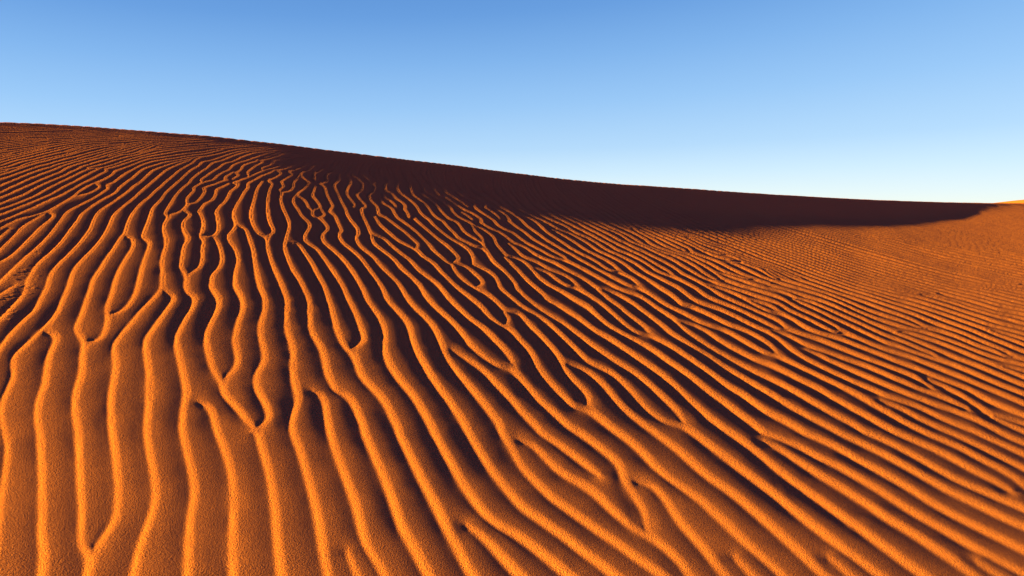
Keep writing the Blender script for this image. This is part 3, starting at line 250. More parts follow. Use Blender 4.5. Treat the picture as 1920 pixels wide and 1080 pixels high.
[1065,1070,-57,12,-135,30,-48,12,-299,87,-25,6,-61,13,-59,22,-60,13,-27,8,-41,15,-120,50,-133,57,-66,29,-177,75,-87,40,-86,42,-53,28,-42,24,-41,24,-40,27,-39,28,-29,21,-37,31,-36,32,-60,58,-66,70,-61,74,-58,77,-40,59,-39,61,-50,82,-73,124,-35,63,-34,64,-30,65,-17,45,-22,68,-17,71,-15,94,-8,96,-3,72,2,96,24,359,5,192,-3,96,-9,96,-41,260,-16,119,-9,120,-2,120,9,192,41,357,2,72,-3,72,-16,95,-32,115,-158,428,-58,183,-22,93,-12,71,-10,144],
[954,1087,-108,19,-54,11,-54,14,-155,42,-91,19,-131,38,-72,15,-22,8,-179,64,-88,28,-34,12,-89,36,-198,87,-98,45,-85,44,-84,46,-72,45,-68,48,-57,45,-62,56,-60,59,-64,72,-60,75,-49,68,-53,80,-189,306,-37,62,-22,42,-29,66,-23,68,-13,47,-9,47,-14,95,-6,96,0,119,29,480],
[1738,1037,-248,9,-156,8,-191,5,-53,2,-49,5,-123,18,-120,12,-32,5,-26,5,-232,62,-83,17,-75,20,-61,13,-25,6,-62,19,-132,47,-110,32,-79,26,-45,17,-67,28,-175,77,-76,36,-75,38,-64,34,-62,37,-61,38,-49,35,-48,36,-46,38,-53,49,-59,60,-56,62,-60,75,-35,49,-41,59,-142,222,-124,177,-38,61,-33,65,-18,44,-20,69,-15,70,-12,96,-4,96,0,96,5,95,21,288,5,168,-4,95,-10,72,-20,94,-73,278,-17,95,-9,95,-3,120,5,120,40,382,1,72,-4,72,-18,94,-35,115,-183,469,-55,159,-26,92,-16,71,-17,142],
[935,1075,-46,4,-119,8,-32,3,-26,5,-31,8,-54,17,-24,7,-47,18,-25,7,-245,52,-33,8,-33,9,-29,9,-46,20,-24,7,-121,18,-45,9,-74,21,-83,27,-56,21,-56,22,-132,57,-130,61,-65,33,-52,28,-94,55,-50,33,-39,27,-39,28,-38,30,-37,31,-44,40,-43,42,-41,43,-40,45,-38,47,-64,87,-119,180,-41,59,-59,76,-112,126,-30,37,-29,38,-39,61,-21,43,-17,44,-20,70,-12,71,-8,95,-2,72,0,72,7,120,21,287,3,96,-3,96,-8,72,-15,70,-112,367,-20,94,-11,95,-3,96,3,120,34,334,5,96,-7,96,-26,117],
[824,1077,-65,3,-39,3,-120,19,-60,18,-41,15,-20,5,-71,13,-24,6,-64,16,-69,20,-53,8,-25,6,-37,11,-37,15,-32,10,-67,17,-90,21,-74,21,-94,32,-100,39,-67,28,-76,34,-76,36,-65,32,-63,34,-53,29,-62,37,-50,33,-49,34,-48,36,-47,38,-45,40,-43,41,-42,43,-40,45,-39,46],
[5857,5262,390,424,117,121,139,132,407,373],
[5519,4180,165,173,122,116,507,441,322,288],
[4491,1366,24,22,38,31,73,56,39,28,42,26,53,30,63,33,84,42],
[4565,1371,34,30,54,43,42,30,31,21,42,26,44,24,132,65],
[5120,1541,250,112,72,31,115,46,126,46,173,60,387,135,207,69,170,52,182,49,128,37,97,25],
[5080,1405,71,27,241,85,188,74,97,34,99,31,251,71,428,128,430,121,141,38,163,38,226,51,118,24,234,44,156,33,134,33,153,39,143,40,150,44,244,77,353,118,294,103,259,97,244,100,264,115,304,143,333,167],
[3649,1268,-63,20,-7,4,-6,7,-2,9,-2,10,-4,46,0,12,1,12,5,11,6,11,7,9],
[3569,1258,-48,15,-24,10,-8,4,-7,6,-6,7,-3,9,-4,21,-1,22,0,12,3,12,5,11,7,10,7,10,16,17],
[3562,1291,-7,7,-3,9,-6,55,0,12,2,12],
[3508,1291,-7,7,-4,9,-3,20,-3,34,1,12,4,12],
[3681,1271,-48,16,-8,3,-7,5,-4,9,-6,58,-1,12,1,12,3,11,5,11,6,10,8,9,17,17,29,22,98,69],
[3765,1283,-15,12,-5,7,-4,9,-3,10,-4,22,-3,23,2,24,2,11],
[3722,1275,-16,7,-15,9,-6,6,-4,9,-8,67,0,12,2,12,4,11],
[3790,1289,-13,14,-5,9,-7,20,-4,23,-1,12,3,24,3,12,4,11,6,11,14,19,54,64,26,25],
[3886,1295,-26,18,-8,7,-7,8,-5,9,-2,12,1,11,6,24,7,23,10,21,14,20,44,56],
[3825,1288,-14,13,-7,8,-5,8,-5,9,-4,11,-2,11,0,11,0,12,4,24,9,23],
[3951,1320,-19,12,-4,11,3,11,20,57,6,10,13,20,59,76],
[3915,1301,-18,10,-18,12,-8,9,-3,11,0,11,14,46,9,22,7,10],
[4055,1322,-11,7,-7,9,3,12,20,56,11,21,52,66],
[4086,1343,6,23,12,34,5,11,13,20,46,55],
[4133,1333,-3,12,2,12,11,34,5,11,6,11,7,9,16,18,58,60],
[4197,1343,0,12,6,23,4,11,6,10,8,10,26,24,84,68],
[4358,1504,31,20,113,68,146,82,75,38],
[4229,1336,-2,12,1,12,3,11,4,11,6,11,8,9,17,16,85,68],
[4319,1350,3,11,6,11,7,10,18,16,113,89,39,27],
[4526,1515,108,65,123,69,43,22],
[4379,1357,6,10,8,9,17,17,99,77,35,26,45,30,64,38,119,65],
[2938,1221,-7,6,-11,12,-9,14,-2,9,3,10,5,10,7,23,5,11],
[2892,1218,-7,5,-12,12,-18,21,-6,9,-3,12,2,11,5,24,6,10],
[3061,1194,-30,11,-22,10,-14,8,-12,11,-4,7,-3,8,1,8,17,40],
[2987,1217,-13,9,-6,5,-5,7,-3,7,-2,8,1,9,14,29],
[3137,1204,-40,9,-31,10,-15,6,-13,9,-5,6,-2,8,1,8,14,29],
[3254,1219,-106,22,-17,5,-8,4,-6,7,0,9,3,12,1,12],
[7321,4207,162,104,247,146,162,104,237,164,271,198],
[6224,4185,148,121,514,395,282,224],
[3225,1254,-9,7,-4,10,-7,23,-1,12,10,22,13,19],
[3366,1235,-28,13,-8,6,-8,7,-5,9,-4,11,-3,11,0,12,5,24,4,11,12,21,7,10,8,8,30,21,9,8,7,9],
[3317,1248,-9,5,-8,7,-6,10,-3,11,-3,12,-1,12,8,22],
[3273,1264,-5,11,-6,23,4,11,10,22,17,32],
[3492,1250,-33,14,-16,9,-8,5,-7,7,-6,8,-4,9,-3,10,-2,11,0,12,0,12,3,11,4,11,7,11,23,28,25,25],
[2395,1171,-24,4,-16,5,-70,40,-20,13],
[2295,1164,-16,7,-40,24,-52,24,-40,26,-11,5],
[2615,4137,138,333,61,130,103,190,149,246],
[2469,1183,-17,4,-15,7,-36,18],
[2590,1177,-36,12,-18,8,-8,6,-8,8,-15,18,-7,11,-5,10,-15,19],
[2670,1185,-21,4,-20,6,-20,9,-10,7,-8,8,-16,19,-7,9,-19,31],
[2744,1223,-8,7,-15,18,-7,9,-5,11,-9,22,-2,12,3,12],
[2820,1222,-7,6,-7,7,-26,34,-3,12,1,12,2,11,5,11],
[74,1721,-20,15,-27,23,-145,144,-28,23,-78,55,-36,32],
[1984,1066,-225,16,-198,7],
[1932,1059,-110,9,-61,4,-299,11,-220,19,-56,7,-55,11,-35,9,-50,17],
[1382,1077,-141,12,-35,5,-34,8],
[948,1140,-77,18,-55,18],
[2146,1137,-38,7,-28,8,-93,31],
[1655,1027,-311,15,-270,7,-158,11,-176,8,-45,3,-51,6,-152,21,-52,11,-153,34,-203,50,-121,37,-169,46,-55,17,-59,19,-63,23,-67,26,-88,37,-87,40,-87,42,-85,45,-73,42,-71,44,-69,47,-68,50,-46,38,-45,40,-44,41,-42,43,-56,63,-52,66,-42,58,-95,139,-28,39,-29,37,-32,36,-51,51,-54,48,-128,108,-54,49,-33,34,-31,37,-27,39,-12,21,-21,44,-22,68,-14,71,-7,71,-3,72,1,96,29,431,0,72,-5,72,-12,71,-18,69,-109,318,-28,92,-21,94,-10,71,-5,96,1,96,30,311,5,95,-2,72,-9,72,-23,93,-31,91,-203,513,-57,158,-44,162,-21,142],
[1327,1065,-132,5],
[643,1106,-38,7,-25,6,-79,25],
[58,1279,-37,8,-103,30,-54,17,-56,21,-78,31,-99,43,-99,45,-86,42,-74,39,-63,35,-62,38,-50,33,-48,35,-47,37,-46,39,-53,49],
[607,1094,-57,7,-38,7,-85,22,-95,21,-113,29,-73,16,-33,9,-26,7,-69,24,-161,41,-93,28,-62,21,-55,20,-67,27,-66,28,-66,30,-65,31,-64,32,-54,27,-52,29,-52,31,-51,31,-50,34,-49,34,-47,37,-37,31,-45,39,-35,33,-42,43,-41,44,-38,46],
[5141,1410,277,99,173,65,87,29,112,34,279,79,212,62,260,74,366,103,122,32,119,28,356,78,311,63,145,31,124,30,142,37,143,39,137,39,263,82,456,151,261,89,214,78,235,93,253,108,284,131,323,159],
[5531,1561,110,40,117,37,289,82,450,133,406,114,114,30,128,30,316,71,185,37],
[3595,1299,-2,10,-6,58,0,12,2,12],
[3532,1252,-33,11,-24,10,-16,8,-7,6,-6,7,-5,9,-3,9,-3,21,-1,11,1,12,3,12],
[3678,1287,-8,5,-6,6,-3,9,-7,56,0,12,0,12],
[3639,1302,-7,67,0,12,1,12],
[4345,1353,4,11,7,9,16,18,47,37,93,72],
[3088,1227,-23,9,-7,4,-5,6,-2,8,2,9,9,17],
[3399,1238,-17,10,-16,12,-6,8,-5,9,-4,10,-2,11,-1,11,3,24,4,11,5,11,6,11,7,9],
[3460,1244,-24,12,-16,10,-13,14,-6,8,-4,9,-3,10,-2,21,1,11,3,11,4,12],
[1569,1018,-204,12,-298,8,-159,9,-206,9,-64,5,-102,14,-83,12,-78,14,-238,50,-94,21,-77,20,-199,57,-80,24,-75,25,-102,37,-98,40,-99,44,-97,47,-95,51,-84,48,-81,51,-79,55,-66,51,-56,46,-53,48,-59,60,-48,54,-45,56,-50,67,-97,138,-29,38,-32,36],
[349,1115,-228,53,-60,14,-49,14,-94,27,-133,37,-72,22,-97,33,-96,36,-100,42,-98,45,-96,48,-85,46,-83,48,-70,46,-79,55,-66,52],
[-1749,2269,-36,32,-56,45,-233,169,-58,43,-37,31,-52,49,-31,37,-27,39,-22,43,-18,45,-12,46,-12,71,-5,72,-1,72,2,96,25,359,1,72,-5,72,-12,71,-19,69,-147,432,-23,93,-15,95,-5,96,2,95,30,359,-2,96,-9,71,-23,93,-31,91,-203,514,-57,158,-45,161,-22,143],
[-1774,2592,-41,59,-22,43,-26,67,-17,70,-13,95,-4,96,3,144,14,191],
[-2055,2612,-32,36,-15,19,-26,40,-12,22,-18,44,-20,69,-8,47,-5,48,-5,120,6,144,20,263],
[5203,1414,226,81,137,50,79,26,70,21,607,170,218,58,384,107,121,32,124,28,312,67,507,110,246,61,256,70,254,77,697,223,171,56,159,56,213,81,232,97,274,123,303,146],
[5535,1542,100,36,118,35,349,99,202,58,658,183,85,22,101,24,457,98,265,55,182,42,161,40,170,46,177,52,187,58],
[3432,1240,-17,10,-15,11,-13,14,-5,9,-4,9,-3,10,-1,11,0,11,2,12,3,11],
[1479,1011,-86,6,-65,3,-274,8,-146,9,-205,9,-70,5,-96,11,-141,18,-60,9,-165,28,-207,28,-79,12,-51,10,-46,10,-103,27,-126,37,-117,39,-107,41,-105,43,-110,50,-107,54,-52,29,-63,35,-62,38,-60,38,-60,40,-59,42,-58,42,-47,38,-46,38,-36,33,-34,33,-41,44,-32,36,-37,46,-116,154,-31,37,-33,34,-53,48,-58,44,-333,235,-57,44,-53,49,-32,36,-14,19,-14,20,-23,42,-9,22,-16,45,-15,71,-7,71,-3,96,4,120,22,311,0,96,-10,96],
[357,1094,-159,30,-171,29,-72,14,-100,23,-124,35,-78,23,-72,23,-75,26,-70,26,-73,30,-66,28,-76,35,-65,31,-75,38,-63,35,-62,37,-61,38,-60,39,-59,42,-57,43,-56,46,-45,39,-36,33,-42,43,-40,44,-31,37,-37,47,-105,146,-30,38],
[-2699,3810,-138,409,-24,93,-16,95,-7,95,1,96,26,287,5,96,-4,96,-10,71,-24,93,-31,91,-192,492],
[5266,1418,289,104,84,27,78,22,200,50,386,107,75,19,266,63,331,89,123,32,132,29,401,85,316,72,241,58,250,67,258,75,503,157,484,140,194,62,192,69,201,79,243,105,283,131],
[5530,1522,86,29,80,24,193,51,406,114,309,77,391,108,78,20,79,18,450,96,332,74,188,44,187,48,189,53,194,58,240,75],
[9865,2703,191,72,211,86,241,107,282,134],
[1404,1005,-102,5,-242,9,-161,10,-193,9,-70,5,-135,12,-148,11,-72,7,-410,50,-114,16,-96,17,-92,22,-104,29,-101,32,-109,38,-107,43,-107,46,-108,51,-64,33,-63,34,-63,36,-72,42,-236,145,-70,45,-59,42,-38,29,-37,30,-36,33,-34,33,-56,63,-121,149,-32,35,-35,33,-37,32,-57,43,-374,260,-58,43,-55,47,-51,51,-29,38,-13,20,-11,21,-20,44,-20,69,-9,47,-5,48,-4,96,3,120,21,311,1,96,-6,72],
[366,1073,-66,9,-150,21,-292,36,-88,14,-82,18,-62,15,-73,20,-75,22,-78,26,-73,26,-68,25,-71,29,-75,33,-76,35,-75,37,-74,40,-84,47,-92,55,-102,65,-90,60,-78,55,-48,37,-46,38,-35,32,-43,43,-55,62,-119,152,-47,54],
[-6,1150,-58,10,-59,12,-62,15,-73,20,-84,24,-87,27,-73,24,-77,29,-72,28,-75,31,-66,30,-76,36,-74,38,-64,35,-62,36,-61,37],
[56,1123,-114,15,-72,10,-66,11,-68,15,-79,19,-89,26,-86,27,-90,30,-86,33,-82,33,-86,37,-87,41,-86,44,-84,46,-83,49,-81,51],
[-2524,2624,-51,51,-29,39,-13,20,-22,43,-9,22,-14,46,-10,47,-7,47,-5,96,3,144,18,239],
[94,1151,-72,14,-67,16,-65,17,-110,31,-87,26,-73,23,-66,23,-71,26,-74,30,-66,28,-77,35,-65,31,-74,39,-64,34,-62,37,-61,38],
[544,1044,-71,3,-174,7,-87,5,-112,12,-304,37,-113,16,-101,19,-99,23,-103,28,-119,38,-63,22,-66,25,-122,50,-120,54,-86,43,-95,51,-240,135,-243,131,-52,30,-41,26,-40,26,-39,29,-37,30,-36,32,-34,34,-32,35,-109,128,-33,35,-35,33,-56,46,-57,42,-316,219,-97,70,-38,30,-36,32,-33,34,-31,37,-27,40,-22,43,-17,44,-18,70,-7,48,-5,47,-2,96,4,120,19,264,2,71,-1,72,-8,72,-19,94,-27,92,-60,183],
[5329,1423,229,82,48,16,45,14,86,22,180,40,69,16,338,92,79,19,305,68,268,66,136,32,173,39,369,78,155,34,286,69,235,59,155,43,153,44,456,139,138,41,174,47,419,104,116,32,104,30,160,52,180,67,189,76,219,97],
[5564,1515,59,20,55,16,65,16,206,48,307,85,90,24,339,78,303,78,147,36,133,30,448,95,252,58,191,47,183,47,195,54,192,57,274,85],
[9811,2616,115,34,103,34,102,35,113,42,122,49,133,55,143,63,153,70],
[1328,999,-258,11,-177,12],
[885,1017,-191,11,-142,10],
[293,1062,-57,5,-71,8,-314,37,-113,16,-73,12,-66,14,-69,16,-70,19,-99,29,-105,36,-103,38,-102,42,-98,44,-97,48,-95,50,-115,65],
[543,1031,-296,7,-80,4,-105,7,-90,8,-115,12,-130,16,-94,13,-77,12,-71,14,-74,17,-77,20,-80,23,-75,24,-80,28,-85,32,-112,46,-109,49,-118,58,-223,118,-85,44,-109,50,-276,119,-65,31,-63,33,-42,24,-40,27,-39,28,-36,31,-27,24,-34,35,-96,106,-34,35,-34,33,-37,31,-37,30,-58,43,-314,222,-76,58,-54,47],
[366,1043,-129,4,-111,8,-114,12,-240,29,-103,14,-93,16,-88,18,-91,23,-113,33,-112,38,-113,42,-112,46,-98,45,-108,53,-85,45,-199,109],
[-1842,1726,-86,44,-63,35,-60,39,-49,35,-37,31,-43,41,-49,53,-96,108,-33,34,-36,32],
[5389,1427,209,75,56,17,63,16,71,16,245,52,64,15,181,48,86,22,377,84,196,45,134,28,297,58,237,50,237,52,245,59,234,60,223,61,211,62,374,114,150,42,198,48,504,112,117,28,104,28,139,40,136,46,146,54,167,68],
[5566,1499,63,21,65,18,72,16,181,39,68,16,70,18,199,54,93,23,345,77,296,69,670,142,129,29,148,35,261,65,242,64,238,69,325,99],
[10036,2608,173,50,170,57,191,72,221,94],
[1248,992,-184,10,-170,12],
[1147,984,-107,8,-199,16,-231,15,-58,3],
[1069,978,-237,21,-238,17,-84,3,-260,5,-327,11,-103,5,-99,8,-73,7,-77,10,-73,11,-69,12,-71,15,-66,15,-69,18,-72,20,-84,27,-79,27,-85,32,-82,32,-87,37,-98,45,-87,42,-193,97,-54,26,-55,24,-66,28,-78,30,-372,137,-89,36,-66,30,-53,27,-42,24,-40,26,-39,28,-36,31,-36,33,-33,34,-82,88,-69,67,-36,32,-55,45,-173,130],
[194,1033,-205,10,-86,5,-105,9,-112,12,-105,14,-96,16,-93,19,-98,24,-103,30,-102,33,-110,39,-110,44,-98,43,-98,45,-75,38,-170,88,-65,32],
[-2052,1714,-111,45,-88,40,-74,39,-61,38,-39,29,-45,39,-52,50,-81,88,-50,52,-54,48,-75,60],
[5440,1429,115,42,65,22,60,18,66,16,343,71,296,71,570,126,141,27,298,51,120,22,199,42,218,49,263,66,297,80,257,73,412,125,150,41,93,23,118,26,587,123,129,29,104,27,116,32,103,32,114,39,123,46],
[5599,1494,66,20,67,17,332,69,313,78,544,122,158,32,268,48,108,20,195,41,199,44,247,60,298,78,260,73,307,92],
[1003,973,-216,20,-122,10,-77,4,-78,3,-235,5,-168,5,-220,5,-137,6,-82,6,-80,8,-83,11,-80,13,-63,12,-57,12,-59,14,-61,16,-63,18,-66,20,-70,23,-63,22,-68,25,-71,28,-132,56,-131,61,-194,95],
[-1703,1451,-99,45,-89,36,-123,46,-317,112,-124,45,-101,40,-44,19,-43,21,-53,28,-41,24,-40,27,-38,30,-53,48,-34,34,-115,123,-34,33,-53,49],
[5495,1434,95,34,62,20,63,18,69,15,337,69,182,40,192,41,381,83,103,22,140,25,457,76,130,25,160,35,124,29,137,34,323,86,253,72,451,135,161,46,94,23,117,26,599,122,223,49,117,29,104,29,114,35,114,39],
[6141,1601,207,48,622,136,144,27,415,70,117,22,147,32,238,56,288,74,300,83,320,95],
[939,967,-108,12,-102,9,-84,6,-71,4,-450,12,-266,6,-132,5,-75,5,-78,8,-76,9,-79,12,-61,12,-57,11,-58,13,-60,15,-119,33,-68,22,-62,20,-134,49,-140,57,-132,58,-152,73],
[754,953,-129,12,-116,7,-348,11,-382,9,-94,4,-87,6,-66,6,-62,7,-64,9,-60,10,-62,12,-65,13,-66,16,-62,16,-89,25,-94,30,-103,35,-103,37,-122,48,-110,46,-99,44,-196,91,-111,46,-146,55,-475,167,-90,34,-78,32,-54,25,-53,28,-52,31,-39,27,-38,30,-53,48,-34,35,-65,70],
[5540,1436,61,22,50,17,47,14,46,11,82,18,286,58,154,32,76,15,209,37,349,76,117,23,128,23,487,79,116,21,126,27,119,27,123,30,293,78,330,93,483,144,104,29,93,24],
[6329,1627,190,37,373,81,118,25,131,23,448,73,109,20,107,22,227,52,260,67,314,87,324,95],
[9455,2321,175,39,577,116,200,42,198,47,93,25,92,27],
[873,962,-177,18,-71,5,-65,4,-418,11,-309,6,-125,5,-75,5,-72,7,-75,9,-72,11,-109,20,-58,12,-59,14,-116,31,-66,20,-61,19,-130,46,-136,52,-144,61,-142,65],
[676,948,-116,10,-140,6,-249,9,-345,8,-130,5,-68,4,-70,6,-67,7,-70,9,-98,16,-98,19,-103,24,-101,27,-109,33,-110,37,-122,43,-122,47],
[-1464,1254,-89,36,-88,37,-219,98],
[422,930,-128,8,-126,6,-332,10,-107,4,-95,6,-87,7,-60,6,-63,8,-64,9,-59,10,-62,12,-64,13,-66,15,-61,16,-106,29,-104,32,-115,38,-129,46,-146,54,-123,49,-100,41,-187,81,-112,45,-135,49,-453,159,-123,46,-100,41,-44,20,-43,22,-41,24,-31,19,-30,20,-38,29],
[5587,1440,52,18,43,13,41,12,50,12,91,20,406,82,92,16,184,27,75,13,80,15,226,48,104,20,645,104,120,22,116,23,107,24,119,29,131,34,152,40,337,96,495,148,174,47],
[6379,1622,138,22,76,14,320,68,111,22,114,19,509,82,114,21,111,22,101,23,120,29,269,70,328,91,380,114],
[5632,1442,85,27,88,22,110,23,372,74,101,16,213,28,81,12,76,14,178,35,81,15,82,13,223,31,303,48,187,31,144,28,104,22,108,26,126,32,147,39,343,97,520,155,162,44,105,25,117,26,788,159,164,37,151,39],
[803,957,-134,13,-116,8],
[597,942,-64,5,-76,5,-232,10,-117,4,-283,6,-119,4,-119,8,-114,12,-83,11,-79,13,-83,16,-87,20,-84,21,-88,25,-95,29,-93,31],
[510,937,-123,7,-176,9,-111,4,-310,8,-87,3,-79,5,-99,9,-99,11,-97,15,-102,19],
[321,925,-182,10,-327,11,-142,7,-80,6,-76,7,-73,9,-70,9],
[-642,981,-120,21,-63,13,-65,15,-123,31,-134,39,-160,52,-220,77,-191,72,-155,63],
[-1894,1347,-211,86,-135,51],
[-2292,1469,-475,167,-124,45,-123,49,-55,24,-43,21],
[6405,1613,164,22,78,12,73,14,207,42,93,18,287,45,374,60,130,22,114,22,106,23,109,26,128,33,140,37,346,98,437,131],
[5679,1446,77,23,82,19,375,76,91,17,95,14,239,30,88,13,80,13,176,32,91,14,303,38,113,16,317,50,101,17,92,18,88,18,91,20,212,54,168,45,202,57,664,197,175,44,199,44],
[6678,1636,94,16,173,33,75,13,97,14,226,30,119,18,340,54,103,19,100,19,96,21,107,25,118,30,137,37,338,96,441,131],
[9828,2300,670,136,153,33,140,33],
[220,920,-130,7,-259,10,-114,6,-118,8,-112,11],
[-524,958,-112,15],
[-644,968,-119,21,-120,25,-121,30,-123,34,-146,46,-179,60,-249,87,-90,34,-78,30],
[-203,902,-128,10,-103,10,-102,12,-93,13,-91,14,-96,19,-93,20,-99,24,-122,33,-135,41,-541,177,-91,31,-90,33,-246,96],
[-435,892,-108,14,-100,15,-92,16,-95,18,-93,20,-90,22,-96,25,-103,29,-102,31,-295,92,-369,106,-80,25,-69,22,-101,36,-293,109,-429,154,-90,33,-78,31],
[5723,1449,70,19,87,19,350,71,91,17,94,13,342,43,78,12,166,28,88,13,378,44,124,16,247,38,189,33,105,21,103,23,119,29,132,34,168,46,195,56,582,171,104,29,105,27],
[6757,1636,70,12,159,28,79,12,100,13,279,33,167,24,248,39,181,33,94,20,104,24,108,26,126,34,343,96,443,131],
[9668,2235,140,33],
[9838,2249,176,38,529,108,246,55],
[117,915,-304,14,-104,6,-118,9,-106,11],
[-33,909,-211,12,-140,10,-129,13,-124,17],
[-298,898,-108,11,-95,10,-91,13,-89,13,-86,16,-90,18,-88,20,-83,20],
[-509,889,-98,15,-96,16,-93,17,-91,19,-87,20,-93,23,-89,24,-97,28],
[-1272,1049,-257,78,-127,37,-139,37,-290,76,-139,39,-68,22,-80,27,-292,109],
[-2705,1454,-293,107,-112,43],
[5771,1452,69,17,95,21,308,61,95,17,88,12,353,44,78,11,158,26,86,12,421,48,140,17,214,32,180,30,104,21,108,24,118,28,137,36,159,43,193,55,535,156,138,39],
[5828,1455,76,18,118,24,238,48,90,15,83,12,369,45,224,33,85,12,467,52,163,20,204,30,92,15,89,17,99,20,108,24,112,27,131,34,320,89,593,171,173,48],
[9679,2188,140,35],
[6004,1467,275,56,59,11,61,9,436,54,222,31,86,11,604,66,137,17,172,24,163,28,92,19,94,20,104,25,122,31,447,120,585,163,174,45,223,52,516,109,223,49],
[-141,904,-54,4],
[-379,894,-166,21,-74,10,-77,13],
[-572,886,-94,15,-85,16,-82,16,-85,18,-81,19,-85,22,-90,24,-88,25],
[-645,883,-105,19,-102,21,-100,22,-99,24,-88,23,-94,26,-320,94,-139,38,-140,36,-315,74,-140,35,-92,26,-80,25,-91,32,-124,46],
[-744,878,-95,20,-92,20,-89,21,-94,24,-161,43,-305,88,-163,42,-163,39,-399,87,-105,25,-81,21,-104,31,-102,35,-101,38,-313,120],
[5888,1459,104,23,241,48,73,14,61,10,82,11,367,45,223,32,83,11,503,56,162,20,187,26,162,28,104,20,100,22,110,27,122,31,171,46,237,66,558,159],
[6062,1469,239,49,64,11,61,9,416,51,226,31,90,12,379,42,273,28,111,13,149,21,138,23,96,18,93,20,102,23,113,28,674,178,473,129],
[5940,1463,317,65,64,12,61,9,443,55,222,32,82,10,543,61,152,18,164,23,156,25,96,19,99,21,103,24,120,30,161,43,240,65,519,147],
[9778,2140,163,42,151,36,703,155],
[-706,880,-113,23,-113,25],
[-801,876,-169,38,-161,40,-151,40,-301,84,-150,39],
[-1749,1110,-187,43,-482,101,-105,24,-93,23,-104,30,-91,30,-112,42,-190,76],
[6126,1472,201,41,65,11,71,10,381,47,235,32,94,12,365,40,295,29,127,14,138,19,126,20,89,17,86,18,95,21,104,25,821,210,337,90],
[6178,1475,106,21,73,14,66,11,75,10,347,43,244,33,107,13,346,37,311,29,143,15,138,18,138,23,158,31,173,40,467,117,482,117,467,121,233,56],
[10279,2208,514,119],
[-859,874,-151,35,-148,37,-135,36,-286,79,-150,38],
[-927,872,-119,29,-118,29,-429,115,-162,40,-94,21,-105,23,-541,111,-105,23,-94,22,-104,29,-91,29,-102,36,-123,49],
[6242,1478,117,23,101,16,406,51,277,37,136,15,225,23,340,29,140,13,152,18,149,23,143,27,157,35,522,126,162,36,337,74,147,34,147,36,361,91],
[7475,1635,104,9,280,21,172,16,92,11,90,13,92,14,89,17,98,20,107,23,374,90,177,40,170,37,368,74,173,38,161,38,372,93,397,97],
[-982,870,-224,56,-400,104,-160,39,-94,21,-117,25,-577,117,-105,23,-82,19,-93,24,-92,28,-91,31,-100,39],
[6307,1481,94,18,90,14,382,48,236,32,154,17,207,20],
[7889,1683,149,16,139,19,134,23,140,28,186,42,484,120,488,114,310,78],
[7476,1627,373,25,179,15,91,10,89,12,85,12,87,15,97,19,105,22,408,95,197,42,207,40,452,78,202,40,120,27,127,30,499,128],
[8202,1695,132,21,138,26,151,33,352,83,183,41,169,34,411,77,184,37,218,50,407,103],
[-1038,867,-534,135,-210,51,-211,45,-600,121,-106,23,-82,18,-93,24,-80,23,-80,25,-79,29],
[6378,1484,80,14,90,13,328,42,236,32,100,12,124,12,119,10,377,25,167,13,160,17,152,21,117,21,122,24,120,26,329,76,108,24,103,20,106,20,116,20,496,78,109,19,106,21,116,24,134,32,163,41,243,64],
[-1095,865,-425,105,-141,34,-133,30,-223,47,-623,126,-176,38,-82,19,-81,22,-69,20,-68,23],
[6460,1488,148,22,271,35,231,31,123,15,101,9,106,9,397,25,160,12,159,15,145,20,116,19,126,24,125,27,340,76,114,24,117,22,113,19,131,20,556,76,122,19,111,20,119,23,112,25,125,31,163,43],
[9330,1898,186,29,439,64,114,18,111,20,128,25,136,31,151,38,197,52],
[-1153,863,-312,75,-140,32,-154,34,-243,51,-647,130,-188,39,-82,19,-70,18,-69,19,-58,17],
[6556,1493,548,74,145,17,88,8,97,7,409,26,154,11,153,14,143,18,121,19,131,25,125,26,329,72,105,22,101,18,126,21,137,20,148,19,428,52,120,16,114,17,126,21,126,25,129,29,136,34],
[9595,1917,436,55,138,20,116,19,122,22,124,27,129,30,140,37],
[-1205,859,-208,49,-189,41,-1049,210,-188,39,-152,34,-70,17,-58,16],
[6659,1497,452,62,150,18,171,14,417,25,149,11,151,13,138,17,120,18,130,23,129,27,347,75,105,20,107,20,125,19,145,19,591,68,232,30,123,19,119,22,110,22,120,28],
[-1265,856,-142,32,-139,29,-117,22,-254,44,-123,23,-612,122,-282,57,-94,21,-81,20],
[6769,1503,349,49,78,9,80,9,163,13,416,25,149,10,146,13,136,16,119,18,130,22,128,26,351,75,117,22,107,18,125,19,144,18,615,68,230,28,122,18,108,18,104,19,111,24],
[-1335,855,-143,29,-147,26,-123,19,-301,43,-85,13,-82,15,-164,31,-448,90,-164,34,-117,26],
[6860,1506,269,38,82,10,81,9,154,12,411,25,148,10,145,12,131,15,124,18,129,22,128,25,361,76,117,22,105,17,125,18,151,18,623,67,230,27,111,15,106,16,101,18,105,21],
[-1397,850,-83,16,-84,15,-85,12,-85,11,-161,17,-360,32,-95,11,-81,11,-113,18,-141,26,-236,47,-188,39],
[-1803,923,-342,39,-91,12,-89,15,-129,23,-247,49,-247,50,-165,35],
[6936,1507,214,31,77,9,80,8,150,12,403,24,147,10,145,13,129,14,124,18,129,21,127,25,365,75,115,21,112,18,124,18,150,18,639,66,222,25,111,14,104,16,98,16,94,17],
[-1475,848,-91,14,-99,13,-98,10,-97,8,-103,6,-115,5,-468,12,-188,8,-101,7,-97,8,-93,10,-88,12],
[-1771,896,-91,9,-105,7,-120,7,-339,18,-108,7,-89,8,-114,13,-112,15,-131,22,-137,26],
[-2243,937,-109,8,-97,9,-85,9,-91,13,-99,15,-115,21,-130,25,-141,29],
[7012,1509,171,24,73,9,75,7,141,10,537,34,144,12,130,15,123,17,128,21,126,24,370,75,121,22,118,18,123,17,143,16,647,67,221,24,206,27,96,15,91,17],
